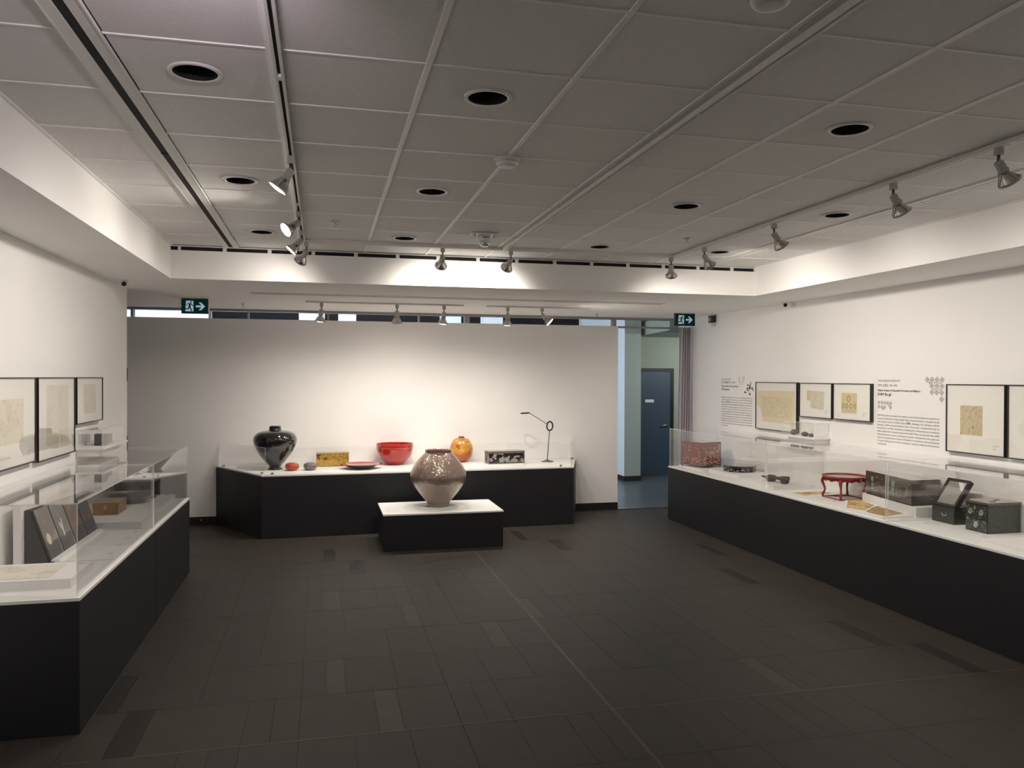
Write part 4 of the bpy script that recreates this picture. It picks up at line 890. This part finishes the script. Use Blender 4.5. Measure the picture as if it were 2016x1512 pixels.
# thin white caption cards
M_card = pm('caption_card', (0.78, 0.775, 0.76), 0.7)
card_mesh = {}
def card(x, y, z, rz, label, wdt=0.075, dep=0.05):
    t = thing('caption_card', label, 'caption card', (x, y, z), rz)
    b = nb(); bx(b, -wdt/2, wdt/2, -dep/2, dep/2, 0.0002, 0.002); obj('card', b, M_card, t)
    b = nb()
    for k, L in enumerate((0.8, 0.55, 0.7)): bx(b, -wdt*0.42, -wdt*0.42+wdt*0.84*L, dep*(0.25-0.25*k)-0.0022, dep*(0.25-0.25*k)+0.0022, 0.002, 0.0022)
    obj('print_lines', b, M_grey, t)
for x, y, z, lab in ((5.10, 7.12, ZR, 'caption card in front of the red tray table'), (5.02, 6.04, ZR, 'caption card at the joint of two covers on the right plinth'), (5.08, 5.83, ZR, 'caption card in front of the mirror box'),
                  (5.09, 5.21, ZR, 'caption card in front of the drawer box'), (4.90, 8.84, ZR, 'caption card in front of the black octagonal box'), (4.88, 9.80, ZR, 'caption card in front of the red chest')):
    card(x, y, z, -PI/2, lab)
for x, y, lab in ((-0.52, 10.45, 'caption card in front of the black vase'), (0.20, 10.86, 'caption card in front of the gold box'), (3.30, 10.62, 'caption card right of the ring sculpture')):
    card(x, y, ZB, 0.02, lab, 0.12, 0.05)

# ================================================================== LEFT PLINTH
platform('white block at the near end of the left plinth with a faint drawing on it', [(-1.97, 5.10), (-1.425, 5.10), (-1.425, 5.56), (-1.97, 5.56)], ZL, ZL+0.055)
M_faint = pattern('faint_drawing', (0.74, 0.70, 0.62), [((0.66, 0.61, 0.52), 9, 0.60, 'noise', None), ((0.5, 0.45, 0.36), 30, 0.66, 'noise', None)], 0.8, coat=0.0)
sheet('faint_drawing', 'faint cream drawing lying on the near white block', [(-1.94, 5.15), (-1.56, 5.15), (-1.56, 5.51), (-1.94, 5.51)], ZL+0.055, M_faint)
card(-1.47, 5.50, ZL+0.055, 0.0, 'caption card on the near white block')
platform('long flat white board along the front of the left plinth', [(-1.725, 5.82), (-1.362, 5.82), (-1.362, 6.90), (-1.725, 6.90)], ZL, ZL+0.008)
for k in range(4): card(-1.43, 6.02+0.27*k, ZL+0.008, PI/2, ('nearest', 'second nearest', 'third nearest', 'farthest')[k]+' of four caption cards in a row before the dark painted panels')
# folding painted screen on its wedge
t = thing('screen_stand', 'black wedge holding up the four dark painted panels on the left plinth', 'stand', (-1.74, 5.80, ZL))
b = nb(); H = 0.355
for (ya, yb) in ((0.0, 1.12),):
    v = [b.verts.new(p) for p in ((-0.012, ya, 0.001), (-0.155, ya, 0.001), (-0.155, ya, H), (-0.130, ya, H), (-0.012, yb, 0.001), (-0.155, yb, 0.001), (-0.155, yb, H-0.05), (-0.122, yb, H-0.05))]
    for q in ((0, 1, 2, 3), (7, 6, 5, 4), (0, 4, 5, 1), (1, 5, 6, 2), (2, 6, 7, 3), (3, 7, 4, 0)): b.faces.new([v[i] for i in q])
obj('wedge', b, M_ink, t)
t2 = thing('back_board', 'upright white board behind the dark painted panels on the left plinth', 'board', (-1.922, 6.3, ZL))
b = nb(); bx(b, -0.022, 0.022, -0.56, 0.60, 0.001, 0.41); obj('board', b, M_fpl, t2)
t2 = thing('panel_ledge', 'narrow white ledge along the foot of the dark painted panels', 'ledge', (-1.74, 6.36, ZL+0.0085))
b = nb(); bx(b, -0.006, 0.045, -0.54, 0.54, 0.0, 0.014); obj('strip', b, M_fpl, t2)
def painted(nm, base, blot, moon=False):
    inks = [((0.18, 0.15, 0.13), 9, 0.60, 'noise', None), (blot, 4, 0.60, 'noise', [(2, 0.0, 0.16)]), ((0.02, 0.018, 0.022), 5, 0.54, 'noise', [(2, 0.0, 0.10)])]
    return pattern(nm, base, inks, 0.35, coat=0.4)
PB = [(0.115, 0.10, 0.085), (0.105, 0.095, 0.088), (0.13, 0.065, 0.052), (0.085, 0.07, 0.06)]
names = ('pale moon-like blossom, nearest', 'white heron, second', 'reddish brown ground, third', 'dark leaves, farthest')
for k in range(4):
    y0 = 5.80+0.28*k; h = H-0.0125*k*1.0
    tp = thing('painted_panel', 'dark painted lacquer panel with %s of four leaning in a row' % names[k], 'panel', (-1.74, y0, ZL+0.022), 0, 'four painted panels leaning on the wedge')
    o_ = Vector((0.0, 0.004, 0.0)); uy_ = Vector((-0.112, 0, 0.333)).normalized(); ux_ = Vector((0, 1, 0)); uz_ = Vector((uy_.z, 0, -uy_.x)); Lh = 0.345-0.012*k
    b = nb(); slab(b, o_, ux_, uy_, uz_, 0.004, 0.270, 0.0, Lh, -0.008, 0.002); obj('board', b, painted('panel_paint_%d' % k, PB[k], ((0.22, 0.19, 0.17), (0.15, 0.12, 0.1), (0.20, 0.08, 0.07), (0.12, 0.10, 0.09))[k]), tp)
    b = nb(); slab(b, o_, ux_, uy_, uz_, -0.004, 0.004, 0.0, Lh, -0.009, 0.004); obj('edge_strip', b, M_frame, tp)
    M_wp = pm('pale_paint', (0.62, 0.57, 0.48), 0.4)
    def blob(pts, yy): return [tuple(o_+ux_*p[0]+uy_*p[1]+uz_*yy) for p in pts]
    b = nb()
    if k == 0:
        N = 16; b.faces.new([b.verts.new(x) for x in blob([(0.09+0.050*math.cos(2*PI*i/N)*0.8, 0.13+0.040*math.sin(2*PI*i/N)) for i in range(N)], 0.0022)][::1]); obj('pale_blossom', b, M_wp, tp)
        b = nb(); N = 12; b.faces.new([b.verts.new(x) for x in blob([(0.12+0.11*math.cos(2*PI*i/N), 0.045+0.05*math.sin(2*PI*i/N)) for i in range(N)], 0.0024)]); obj('dark_rock', b, pm('rock_paint', (0.035, 0.035, 0.05), 0.4), tp)
    elif k == 1:
        for pts in ([(0.10, 0.09), (0.125, 0.10), (0.135, 0.16), (0.115, 0.19), (0.10, 0.15)], [(0.085, 0.15), (0.10, 0.15), (0.105, 0.19), (0.075, 0.20)], [(0.115, 0.16), (0.135, 0.15), (0.150, 0.215), (0.130, 0.22)]):
            b.faces.new([b.verts.new(x) for x in blob(pts, 0.0022)])
        obj('heron', b, M_wp, tp)
    else: b.free()
platform('white block at the far end of the left plinth', [(-1.97, 7.02), (-1.44, 7.02), (-1.44, 8.58), (-1.97, 8.58)], ZL, ZL+0.05)
M_bw = pattern('brown_wood_box', (0.36, 0.18, 0.05), [((0.24, 0.11, 0.03), 9, 0.55, 'noise', None)], 0.35, coat=0.2)
t = thing('wooden_box', 'small brown wooden lidded box on the far white block of the left plinth', 'box', (-1.80, 7.55, ZL+0.05))
b = nb(); bx(b, -0.10, 0.10, -0.15, 0.15, 0.0, 0.070); obj('body', b, M_bw, t)
b = nb(); bx(b, -0.103, 0.103, -0.153, 0.153, 0.072, 0.105); bevel(b, 0.003); obj('lid', b, M_bw, t)
b = nb(); bx(b, -0.012, 0.012, -0.157, -0.15, 0.05, 0.085); obj('clasp', b, M_metal, t)
t = thing('round_dish_box', 'dark purple-black rounded flat box behind the brown wooden box', 'box', (-1.755, 8.12, ZL+0.05))
M_purp = pm('purple_black', (0.022, 0.010, 0.018), 0.12, coat=0.9)
b = nb(); lathe(b, smooth_prof([(0.12, 0.0), (0.14, 0.010), (0.165, 0.034), (0.172, 0.046)], 4), 48, cap1=True); obj('foot', b, M_purp, t)
b = nb(); lathe(b, smooth_prof([(0.172, 0.046), (0.195, 0.062), (0.200, 0.082), (0.188, 0.102), (0.15, 0.113), (0.05, 0.117), (0.004, 0.118)], 4), 48); obj('lid', b, M_purp, t)
t = thing('dark_chest', 'dark reddish brown square chest at the far end of the left plinth', 'chest', (-1.745, 8.43, ZL+0.05))
M_dr = pattern('dark_red_chest', (0.060, 0.022, 0.022), [((0.025, 0.012, 0.014), 6, 0.5, 'noise', None)], 0.25, coat=0.6)
b = nb(); bx(b, -0.205, 0.165, -0.10, 0.135, 0.0, 0.125); obj('body', b, M_dr, t)
b = nb(); bx(b, -0.208, 0.168, -0.103, 0.138, 0.127, 0.165); bevel(b, 0.004); obj('lid', b, M_dr, t)
b = nb(); bx(b, 0.02, 0.06, -0.109, -0.10, 0.03, 0.12); bx(b, 0.1685, 0.171, -0.02, 0.05, 0.05, 0.13); obj('fittings', b, M_ink, t)
card(-1.50, 8.52, ZL+0.05, 0, 'caption card by the dark chest'); card(-1.40, 7.38, ZL, 0, 'caption card in front of the brown wooden box')
# wall shelves with covers and stones
def wall_shelf(label, clabel, x0, x1, y0, y1, z, group):
    t = thing('wall_shelf', label, 'shelf', ((x0+x1)/2, (y0+y1)/2, z))
    w2, h2 = (x1-x0)/2, (y1-y0)/2; s = 1 if x0 < 0 else -1
    b = nb(); bx(b, -w2, w2, -h2, h2, -0.016, 0.0); bevel(b, 0.002); obj('board', b, M_fpl, t)
    xa, xb = (-w2, w2-0.05) if s == 1 else (-w2+0.05, w2)
    b = nb(); bx(b, xa, xb, -h2+0.04, h2-0.10, -0.075, -0.016); obj('support_box', b, M_wall, t)
wall_shelf('white wall shelf on the left wall below the smallest frame', '', -1.998, -1.78, 7.27, 8.12, 1.40, 0)
cover('shelf_cover', 'small clear cover on the left wall shelf', -1.985, -1.80, 7.29, 8.08, 1.40, 1.55, th=0.005)
wall_shelf('white wall shelf on the right wall below the small frames', '', 5.33, 5.548, 7.83, 8.50, 1.335, 0)
cover('shelf_cover', 'small clear cover on the right wall shelf', 5.35, 5.54, 7.85, 8.48, 1.335, 1.50, th=0.005)
M_stone = pm('stone_black', (0.03, 0.03, 0.028), 0.5, var=0.3, vscale=40)
def stone(label, x, y, z, sx, sy, sz, mt, rz=0, seed=1):
    rnd = random.Random(seed); b = nb(); bmesh.ops.create_icosphere(b, subdivisions=3, radius=1.0)
    for v in b.verts:
        k = 1+0.10*math.sin(v.co.x*3+seed)*math.cos(v.co.y*2.5+seed*2)+rnd.uniform(-0.012, 0.012)
        v.co = Vector((v.co.x*sx*k, v.co.y*sy*k, max(v.co.z*k, -0.9)*sz))
    zmin = min(v.co.z for v in b.verts)
    for v in b.verts: v.co.z -= zmin
    for f in b.faces: f.smooth = True
    o = obj('dark_stone', b, mt); o.location = (x, y, z); o.rotation_euler = (0, 0, rz); return tag(o, label, 'ornament')
M_stone2 = pm('stone_brown', (0.07, 0.06, 0.05), 0.5, var=0.3, vscale=30)
# folded dark box shape on the left shelf
t = thing('dark_ornament', 'dark angular ornament under the cover of the left wall shelf', 'ornament', (-1.862, 7.55, 1.40), 0.10)
b = nb(); prism(b, [(-0.055, -0.05), (0.02, -0.06), (0.040, 0.0), (0.02, 0.05), (-0.05, 0.045)], 0, 0.098); bevel(b, 0.008, 2); obj('near_block', b, M_stone, t)
b = nb(); prism(b, [(-0.02, 0.06), (0.035, 0.06), (0.035, 0.34), (0.0, 0.40), (-0.03, 0.34)], 0, 0.075); bevel(b, 0.008, 2); obj('far_block', b, M_stone2, t)
stone('largest dark stone on the right wall shelf, seen before the frame edge', 5.43, 8.36, 1.335, 0.034, 0.042, 0.034, M_stone2, 0.3, 3)
stone('oval dark stone, left of the pair on the right wall shelf', 5.42, 8.13, 1.335, 0.030, 0.052, 0.026, M_stone, 0.2, 5)
stone('small lumpy dark stone, right of the pair on the right wall shelf', 5.42, 8.01, 1.335, 0.028, 0.038, 0.022, M_stone2, -0.2, 8)
# ================================================================== FRAMES ON THE WALLS
M_fglass = glass('frame_glazing', (0.99, 0.99, 0.985), 0.04)
def wall_frame(name, label, side, y0, y1, z0, z1, art=None, art_mat=None, depth=0.042, extra=None, lab=True):
    """framed drawing; local x runs along the wall, local y out of it"""
    s = 1 if side == 'left' else -1
    k_ = (1.958/2.0) if side == 'left' else (5.508/5.55)      # outline was taken at the front of the frame
    y0, y1, z0, z1 = y0*k_, y1*k_, 2+(z0-2)*k_, 2+(z1-2)*k_
    if art: art = [([(p[0]*k_, 2+(p[1]-2)*k_) for p in pts], mt) for pts, mt in art]
    X = XL+0.0005 if side == 'left' else XR-0.0005
    t = thing(name, label, 'framed drawing', (X, (y0+y1)/2, (z0+z1)/2))
    h = (y1-y0)/2; v = (z1-z0)/2; fw = 0.008
    def bxx(b, d0, d1, ya, yb, za, zb):
        xa, xb = sorted((s*d0, s*d1)); bx(b, xa, xb, ya, yb, za, zb)
    b = nb(); bxx(b, 0, depth, -h, h, v-fw, v); bxx(b, 0, depth, -h, h, -v, -v+fw); bxx(b, 0, depth, -h, -h+fw, -v+fw, v-fw); bxx(b, 0, depth, h-fw, h, -v+fw, v-fw); obj('frame', b, M_frame, t)
    b = nb(); bxx(b, 0.002, depth-0.010, -h+fw, h-fw, -v+fw, v-fw); obj('mount', b, M_mat, t)
    if art:
        for i, (pts, mt) in enumerate(art):
            b = nb(); dd = depth-0.0095+0.0004*i
            b.faces.new([b.verts.new((s*dd, p[0]-(y0+y1)/2, p[1]-(z0+z1)/2)) for p in pts])
            fo = obj('drawing', b, mt, t)
    if lab:
        b = nb(); yl = (h-0.10) if side == 'left' else (-h+0.10)
        yl0 = yl-0.035; 
        for k, L in enumerate((1.0, 0.35, 0.6)):
            if side == 'left': bxx(b, depth-0.0095, depth-0.009, yl0, yl0+0.06*L, -v+0.085-k*0.014, -v+0.089-k*0.014)
            else: bxx(b, depth-0.0095, depth-0.009, yl0+0.06*(1-L), yl0+0.06, -v+0.085-k*0.014, -v+0.089-k*0.014)
        obj('caption', b, M_grey, t)
    b = nb(); bxx(b, depth-0.005, depth-0.003, -h+fw, h-fw, -v+fw, v-fw); obj('glazing', b, M_fglass, t)
    return t
def artmat(nm, base, inks): return pattern(nm, base, inks, 0.85, coat=0.0, warp=0.2)
A1 = artmat('art_cream', (0.72, 0.67, 0.52), [((0.64, 0.59, 0.45), 5, 0.56, 'noise', None), ((0.48, 0.43, 0.32), 26, 0.64, 'noise', None)])
A2 = artmat('art_cream_pale', (0.73, 0.68, 0.57), [((0.67, 0.62, 0.51), 6, 0.56, 'noise', None), ((0.55, 0.50, 0.41), 18, 0.66, 'noise', None)])
A3 = artmat('art_grey_pale', (0.68, 0.63, 0.51), [((0.60, 0.55, 0.44), 12, 0.60, 'noise', None), ((0.40, 0.36, 0.28), 30, 0.67, 'noise', None)])
A4 = artmat('art_yellow_crowd', (0.76, 0.67, 0.45), [((0.52, 0.44, 0.30), 55, 0.60, 'noise', [(2, -0.14, 0.12), (1, -0.36, 0.33)]), ((0.56, 0.47, 0.33), 30, 0.035, 'edge', [(2, -0.14, 0.12), (1, -0.36, 0.33)])])
A5 = artmat('art_ochre', (0.68, 0.56, 0.30), [((0.52, 0.42, 0.22), 40, 0.64, 'noise', None)])
A6 = artmat('art_tan', (0.58, 0.49, 0.30), [((0.46, 0.38, 0.22), 5, 0.10, 'wave', [(2, -0.14, 0.13)]), ((0.26, 0.20, 0.12), 30, 0.66, 'noise', None)])
M_pencil = pm('pencil', (0.22, 0.19, 0.14), 0.8)
def rect(ya, yb, za, zb): return [(ya, za), (yb, za), (yb, zb), (ya, zb)]
# left wall
wall_frame('wall_frame', 'large framed cream drawing on the left wall, cut off by the picture edge', 'left', 5.02, 6.352, 1.385, 1.990, [(rect(5.15, 6.13, 1.545, 1.845), A1)])
wall_frame('wall_frame', 'framed pale tall drawing, middle one on the left wall', 'left', 6.40, 7.282, 1.370, 1.990, [(rect(6.60, 7.13, 1.47, 1.93), A2)])
wall_frame('wall_frame', 'smallest framed pale drawing on the left wall, above the shelf', 'left', 7.335, 8.145, 1.590, 1.990, [(rect(7.56, 7.93, 1.67, 1.93), A3)])
# right wall
wall_frame('wall_frame', 'large framed yellow crowd drawing on the right wall, nearest the doorway', 'right', 8.50, 9.43, 1.342, 1.952, [([(9.40, 1.84), (9.40, 1.66), (9.30, 1.60), (9.26, 1.445), (8.55, 1.435), (8.545, 1.845)], A4)])
fr = wall_frame('wall_frame', 'framed small stepped tan sheets on the right wall, second from the doorway', 'right', 7.825, 8.445, 1.545, 1.948, [([(8.30, 1.86), (8.30, 1.74), (8.23, 1.74), (8.23, 1.655), (7.98, 1.64), (7.965, 1.85)], A3), (rect(8.24, 8.30, 1.745, 1.858), A5)])
wall_frame('wall_frame', 'framed small square ochre drawing on the right wall, left of the text with diamonds', 'right', 7.175, 7.80, 1.548, 1.948, [(rect(7.40, 7.66, 1.625, 1.845), A5)])
wall_frame('wall_frame', 'large framed drawing with one small tan sheet, right of the text with diamonds', 'right', 5.500, 6.145, 1.341, 1.954, [(rect(5.738, 5.985, 1.505, 1.765), A6)])
wall_frame('wall_frame', 'large framed mostly blank drawing at the right edge of the picture', 'right', 4.55, 5.474, 1.341, 1.954, [(rect(4.72, 4.95, 1.5, 1.75), A6)])
# small motifs on the ochre square and the stepped sheet
b = nb()
for k in range(4):
    yc = (7.63-0.065*k)*0.9924; tube(b, [(XR-0.0345, yc+0.018*math.cos(a), 1.705+0.026*math.sin(a)) for a in [2*PI*i/14 for i in range(14)]], 0.0028, 5, closed=True)
tube(b, [(XR-0.0345, 7.478+0.024*math.cos(a), 1.785+0.034*math.sin(a)) for a in [2*PI*i/16 for i in range(16)]], 0.003, 5, closed=True)
mo = [o for o in bpy.data.objects if o.name.startswith('wall_frame') and 'ochre' in o.get('label', '')][0]
bmesh.ops.translate(b, verts=b.verts, vec=(-mo.location.x, -mo.location.y, -mo.location.z)); obj('jar_sketch', b, M_pencil, mo)
# ================================================================== WALL TEXTS (adhesive lettering)
FONT = bpy.data.fonts[0] if bpy.data.fonts else None
def text_mesh(txt, bold=0.0):
    cu = bpy.data.curves.new('t', 'FONT'); cu.body = txt; cu.size = 1.0; cu.resolution_u = 2; cu.fill_mode = 'FRONT'; cu.offset = bold
    o = bpy.data.objects.new('t', cu); C.objects.link(o)
    dg = bpy.context.evaluated_depsgraph_get(); dg.update()
    me = bpy.data.meshes.new_from_object(o.evaluated_get(dg)); bpy.data.objects.remove(o); bpy.data.curves.remove(cu); return me
def add_line(b, txt, y_left, z_base, width, height, bold=0.0, side='right'):
    me = text_mesh(txt, bold)
    if not me.vertices: return
    xs = [v.co.x for v in me.vertices]; x0, x1 = min(xs), max(xs)
    sx = (width/(x1-x0)) if width else height/0.72
    sz = height/0.72
    vs = [b.verts.new((-0.0006, -(v.co.x-x0)*sx, v.co.y*sz)) for v in me.vertices]
    for v in vs: v.co.y += y_left; v.co.z += z_base
    for p in me.polygons:
        try: b.faces.new([vs[i] for i in p.vertices][::1])
        except ValueError: pass
    bpy.data.meshes.remove(me)
def wall_text(label, lines, paras, origin):
    t = thing('wall_text', label, 'wall text', (XR-0.0005, origin[0], origin[1]))
    for txt, dz, wd, h, bold in lines:
        b = nb(); add_line(b, txt, 0, dz, wd, h)
        if bold > 0.007: add_line(b, txt, -0.0016, dz, wd, h); add_line(b, txt, -0.0008, dz+0.0010, wd, h)
        obj('heading_line', b, M_ink, t, fix=False)
    b = nb()
    for txt, dz, wd, h, bold in paras: add_line(b, txt, 0, dz, wd, h)
    obj('paragraph', b, M_ink, t, fix=False)
    return t
P1 = ['SHIM Bu-gil was renowned for his ability to create balanced geometric patterns by', 'meticulous application of long, slender strips of mother-of-pearl\u2014arranged directly',
 'onto lacquer surfaces without Doan (\u5716\u6848, drawings). As a disciple of JEON', 'Sung-gyu, SHIM worked primarily in Seoul. His works\u2014composed directly on', 'lacquerware\u2014are often described as contemporary reinterpretations of traditional',
 'Najeonchilgi (mother-of-pearl lacquerware) motifs. When working with doan, SHIM', 'frequently depicted scenes and elements of nature, infusing them with a generous', 'spirit and a playful sense of humor. His ability to orchestrate order and variation',
 'through refined geometric forms continues to stand as a hallmark of meticulous', 'craftsmanship.']
Z0 = 1.30
tx = wall_text('wall text with black lettering and grey diamond ornament on the right wall, between the frames',
    [('\uae30\ud558\ud559\uc801 \uade0\ud615\ubbf8\ub97c \uac16\ucd98 \uc790\uac1c\uba85\uc778\uc758 \ub300\uac00', 1.970-Z0, 0.325, 0.017, 0.004), ('\uc2ec\ubd80\uae38 (\u6c88\u5bcc\u5409, 1906\u20131996)', 1.924-Z0, 0.28, 0.020, 0.004),
     ('Master Artisan of Geometric Precision and Balance :', 1.873-Z0, 0.605, 0.020, 0.008), ('SHIM Bu-gil', 1.829-Z0, 0.195, 0.028, 0.008)],
    [(l, 1.621-Z0-0.0322*i, 0.84 if i < 9 else 0.135, 0.0165, 0.002) for i, l in enumerate(P1)], (7.06, Z0))
# diamonds
def rhombus(b, y, z, w_, h_): b.faces.new([b.verts.new((-0.0005, y+w_/2*c, z+h_/2*s)) for c, s in ((0, 1), (1, 0), (0, -1), (-1, 0))])
b = nb()
def dpx(u, v): return (-(u-1728)*0.00715, 1.998-(v-746)*0.00521-Z0)
for u, v in [(1823.8, 747), (1832.2, 747), (1840.8, 747), (1849.5, 747.2), (1831.8, 758), (1840.8, 758.2), (1849.5, 758.5), (1832.2, 769.5), (1840.5, 769.7), (1849, 769.9), (1849, 781.5)]:
    y, z = dpx(u, v); rhombus(b, y, z, 0.066, 0.062)
M_dia = pm('vinyl_diamond', (0.50, 0.485, 0.46), 0.7); obj('diamond_ornament', b, M_dia, tx, fix=False); b = nb()
for u, v in [(1730.5, 792), (1736.5, 792), (1742.6, 792.4), (1748.5, 792.6), (1754.6, 793), (1730.5, 800.3), (1736.8, 800.6), (1742.6, 800.8), (1754.6, 801)]:
    y, z = dpx(u, v); rhombus(b, y, z, 0.046, 0.046)
obj('diamond_ornament', b, M_dia, tx, fix=False)
b = nb()
for u, v in [(1828.3, 752.5), (1836.7, 752.5), (1845.3, 752.7), (1836.7, 763.8), (1845.3, 764), (1751.5, 797), (1739.5, 804.5)]:
    y, z = dpx(u, v)
    for hw, hh in ((0.020, 0.0016), (0.0016, 0.014)): b.faces.new([b.verts.new((-0.0009, y+a, z+c)) for a, c in ((-hw, -hh), (hw, -hh), (hw, hh), (-hw, hh))])
obj('cross_ornament', b, M_ink, tx, fix=False)
P2 = ['MIN Jong-tae was an artisan who is known for having shaped and refined the', 'style of flora and fauna motifs in lacquerware. Learning from his JEON Sung-gyu,', 'MIN Jong-tae (\u95d4\u9418\u6cf0) mastered the craft at a young age. His works often depict',
 'birds and flowers with lively and delicate lines. Through the use of thin strips of', 'mother-of-pearl, his works express the rhythm of nature with depth. He was an', 'accomplished artist who, working with master artisans, produced works that are', 'considered among the finest of the period, and his drawings reveal a mastery of',
 'composition that balances motif and empty space. A number of his drawings have', 'been preserved, and they show his process, with careful notes for the inlay.', 'He was dedicated to his craft and his students, and his drawings remain today.', 'His \u5716\u6848 (Doan, design drawings) continue to inspire lacquer artisans working in',
 'Seoul and beyond, and demonstrate the enduring value and heritage of this', 'living tradition.']
Z1 = 1.30
ty = wall_text('wall text with a black plum twig ornament on the right wall, nearest the curtain',
    [('\uc790\uc5f0\uc744 \ub2f4\uc740 \uc790\uac1c\uba85\uc778', 1.974-Z1, 0.26, 0.019, 0.004), ('\ubbfc\uc885\ud0dc (\u95d4\u9418\u6cf0, 1915\u20131998)', 1.931-Z1, 0.38, 0.022, 0.006),
     ('Master Artisan of Flora and Fauna :', 1.879-Z1, 0.48, 0.021, 0.008), ('MIN Jong-tae', 1.832-Z1, 0.22, 0.029, 0.010)],
    [(l, 1.725-Z1-0.0331*i, 0.84 if i < 12 else 0.19, 0.0165, 0.002) for i, l in enumerate(P2)], (10.34, Z1))
b = nb(); b2 = nb()
def ppx(u, v): return (-(u-1420)*0.01335, 1.997-(v-745)*0.00730-Z1)
def petal(b, u, v, r, rz, el=1.0):
    y, z = ppx(u, v); N = 8
    b.faces.new([b.verts.new((-0.0007, y+r*math.cos(2*PI*k/N)*math.cos(rz)-el*r*math.sin(2*PI*k/N)*math.sin(rz), z+r*math.cos(2*PI*k/N)*math.sin(rz)+el*r*math.sin(2*PI*k/N)*math.cos(rz))) for k in range(N)])
for u, v, r, a, e in ((1474, 757, 0.022, 0.6, 0.5), (1478, 759, 0.028, 1.4, 0.5), (1473.5, 763, 0.020, 0.2, 0.6), (1477.2, 762.5, 0.020, 0, 1), (1482, 762.3, 0.022, 0, 0.5), (1472.5, 765.8, 0.020, 1.2, 0.5), (1484, 766, 0.022, 1, 0.4), (1469, 770.5, 0.026, 0.3, 0.5), (1477.8, 773.5, 0.022, -0.3, 0.6), (1479, 752.5, 0.014, 0.8, 0.5)): petal(b, u, v, r, a, e)
def twig(b, pts):
    P = [ppx(*p) for p in pts]; tube(b, [(-0.001, p[0], p[1]) for p in P], 0.0022, 5)
twig(b, [(1476.5, 772), (1475.8, 767), (1477.5, 761), (1479, 755), (1480.5, 753.5)]); twig(b, [(1476, 768), (1473, 765)]); twig(b, [(1477, 763), (1483, 765)])
obj('plum_twig_ornament', b, M_ink, ty, fix=False)
for u, v, r, a, e in ((1457, 744, 0.030, -0.4, 0.3), (1466, 742.3, 0.032, 0.1, 0.25), (1465, 746.2, 0.036, 0, 0.25), (1457.5, 749.5, 0.026, 1.4, 0.4), (1464, 750.4, 0.030, 0, 0.3), (1459, 754.5, 0.030, -0.6, 0.25), (1463, 755.5, 0.022, -0.6, 0.3)): petal(b2, u, v, r, a, e)
obj('pale_flower_ornament', b2, pm('vinyl_pale', (0.58, 0.545, 0.50), 0.7), ty, fix=False)
# floor outlet in the baseboard at the left
t = thing('floor_outlet', 'small metal outlet in the black baseboard between the left and wide plinths', 'outlet', (-1.60, YB-0.014, 0.055))
b = nb(); bx(b, -0.03, 0.03, -0.004, 0, -0.022, 0.022); obj('plate', b, M_base, t)
b = nb(); lathe(b, [(0.010, 0), (0.010, 0.016), (0.004, 0.02)], 12); bmesh.ops.rotate(b, verts=b.verts, matrix=Matrix.Rotation(PI/2, 3, 'X')); bmesh.ops.translate(b, verts=b.verts, vec=(0.008, -0.004, 0.004)); obj('plug', b, M_metal, t)
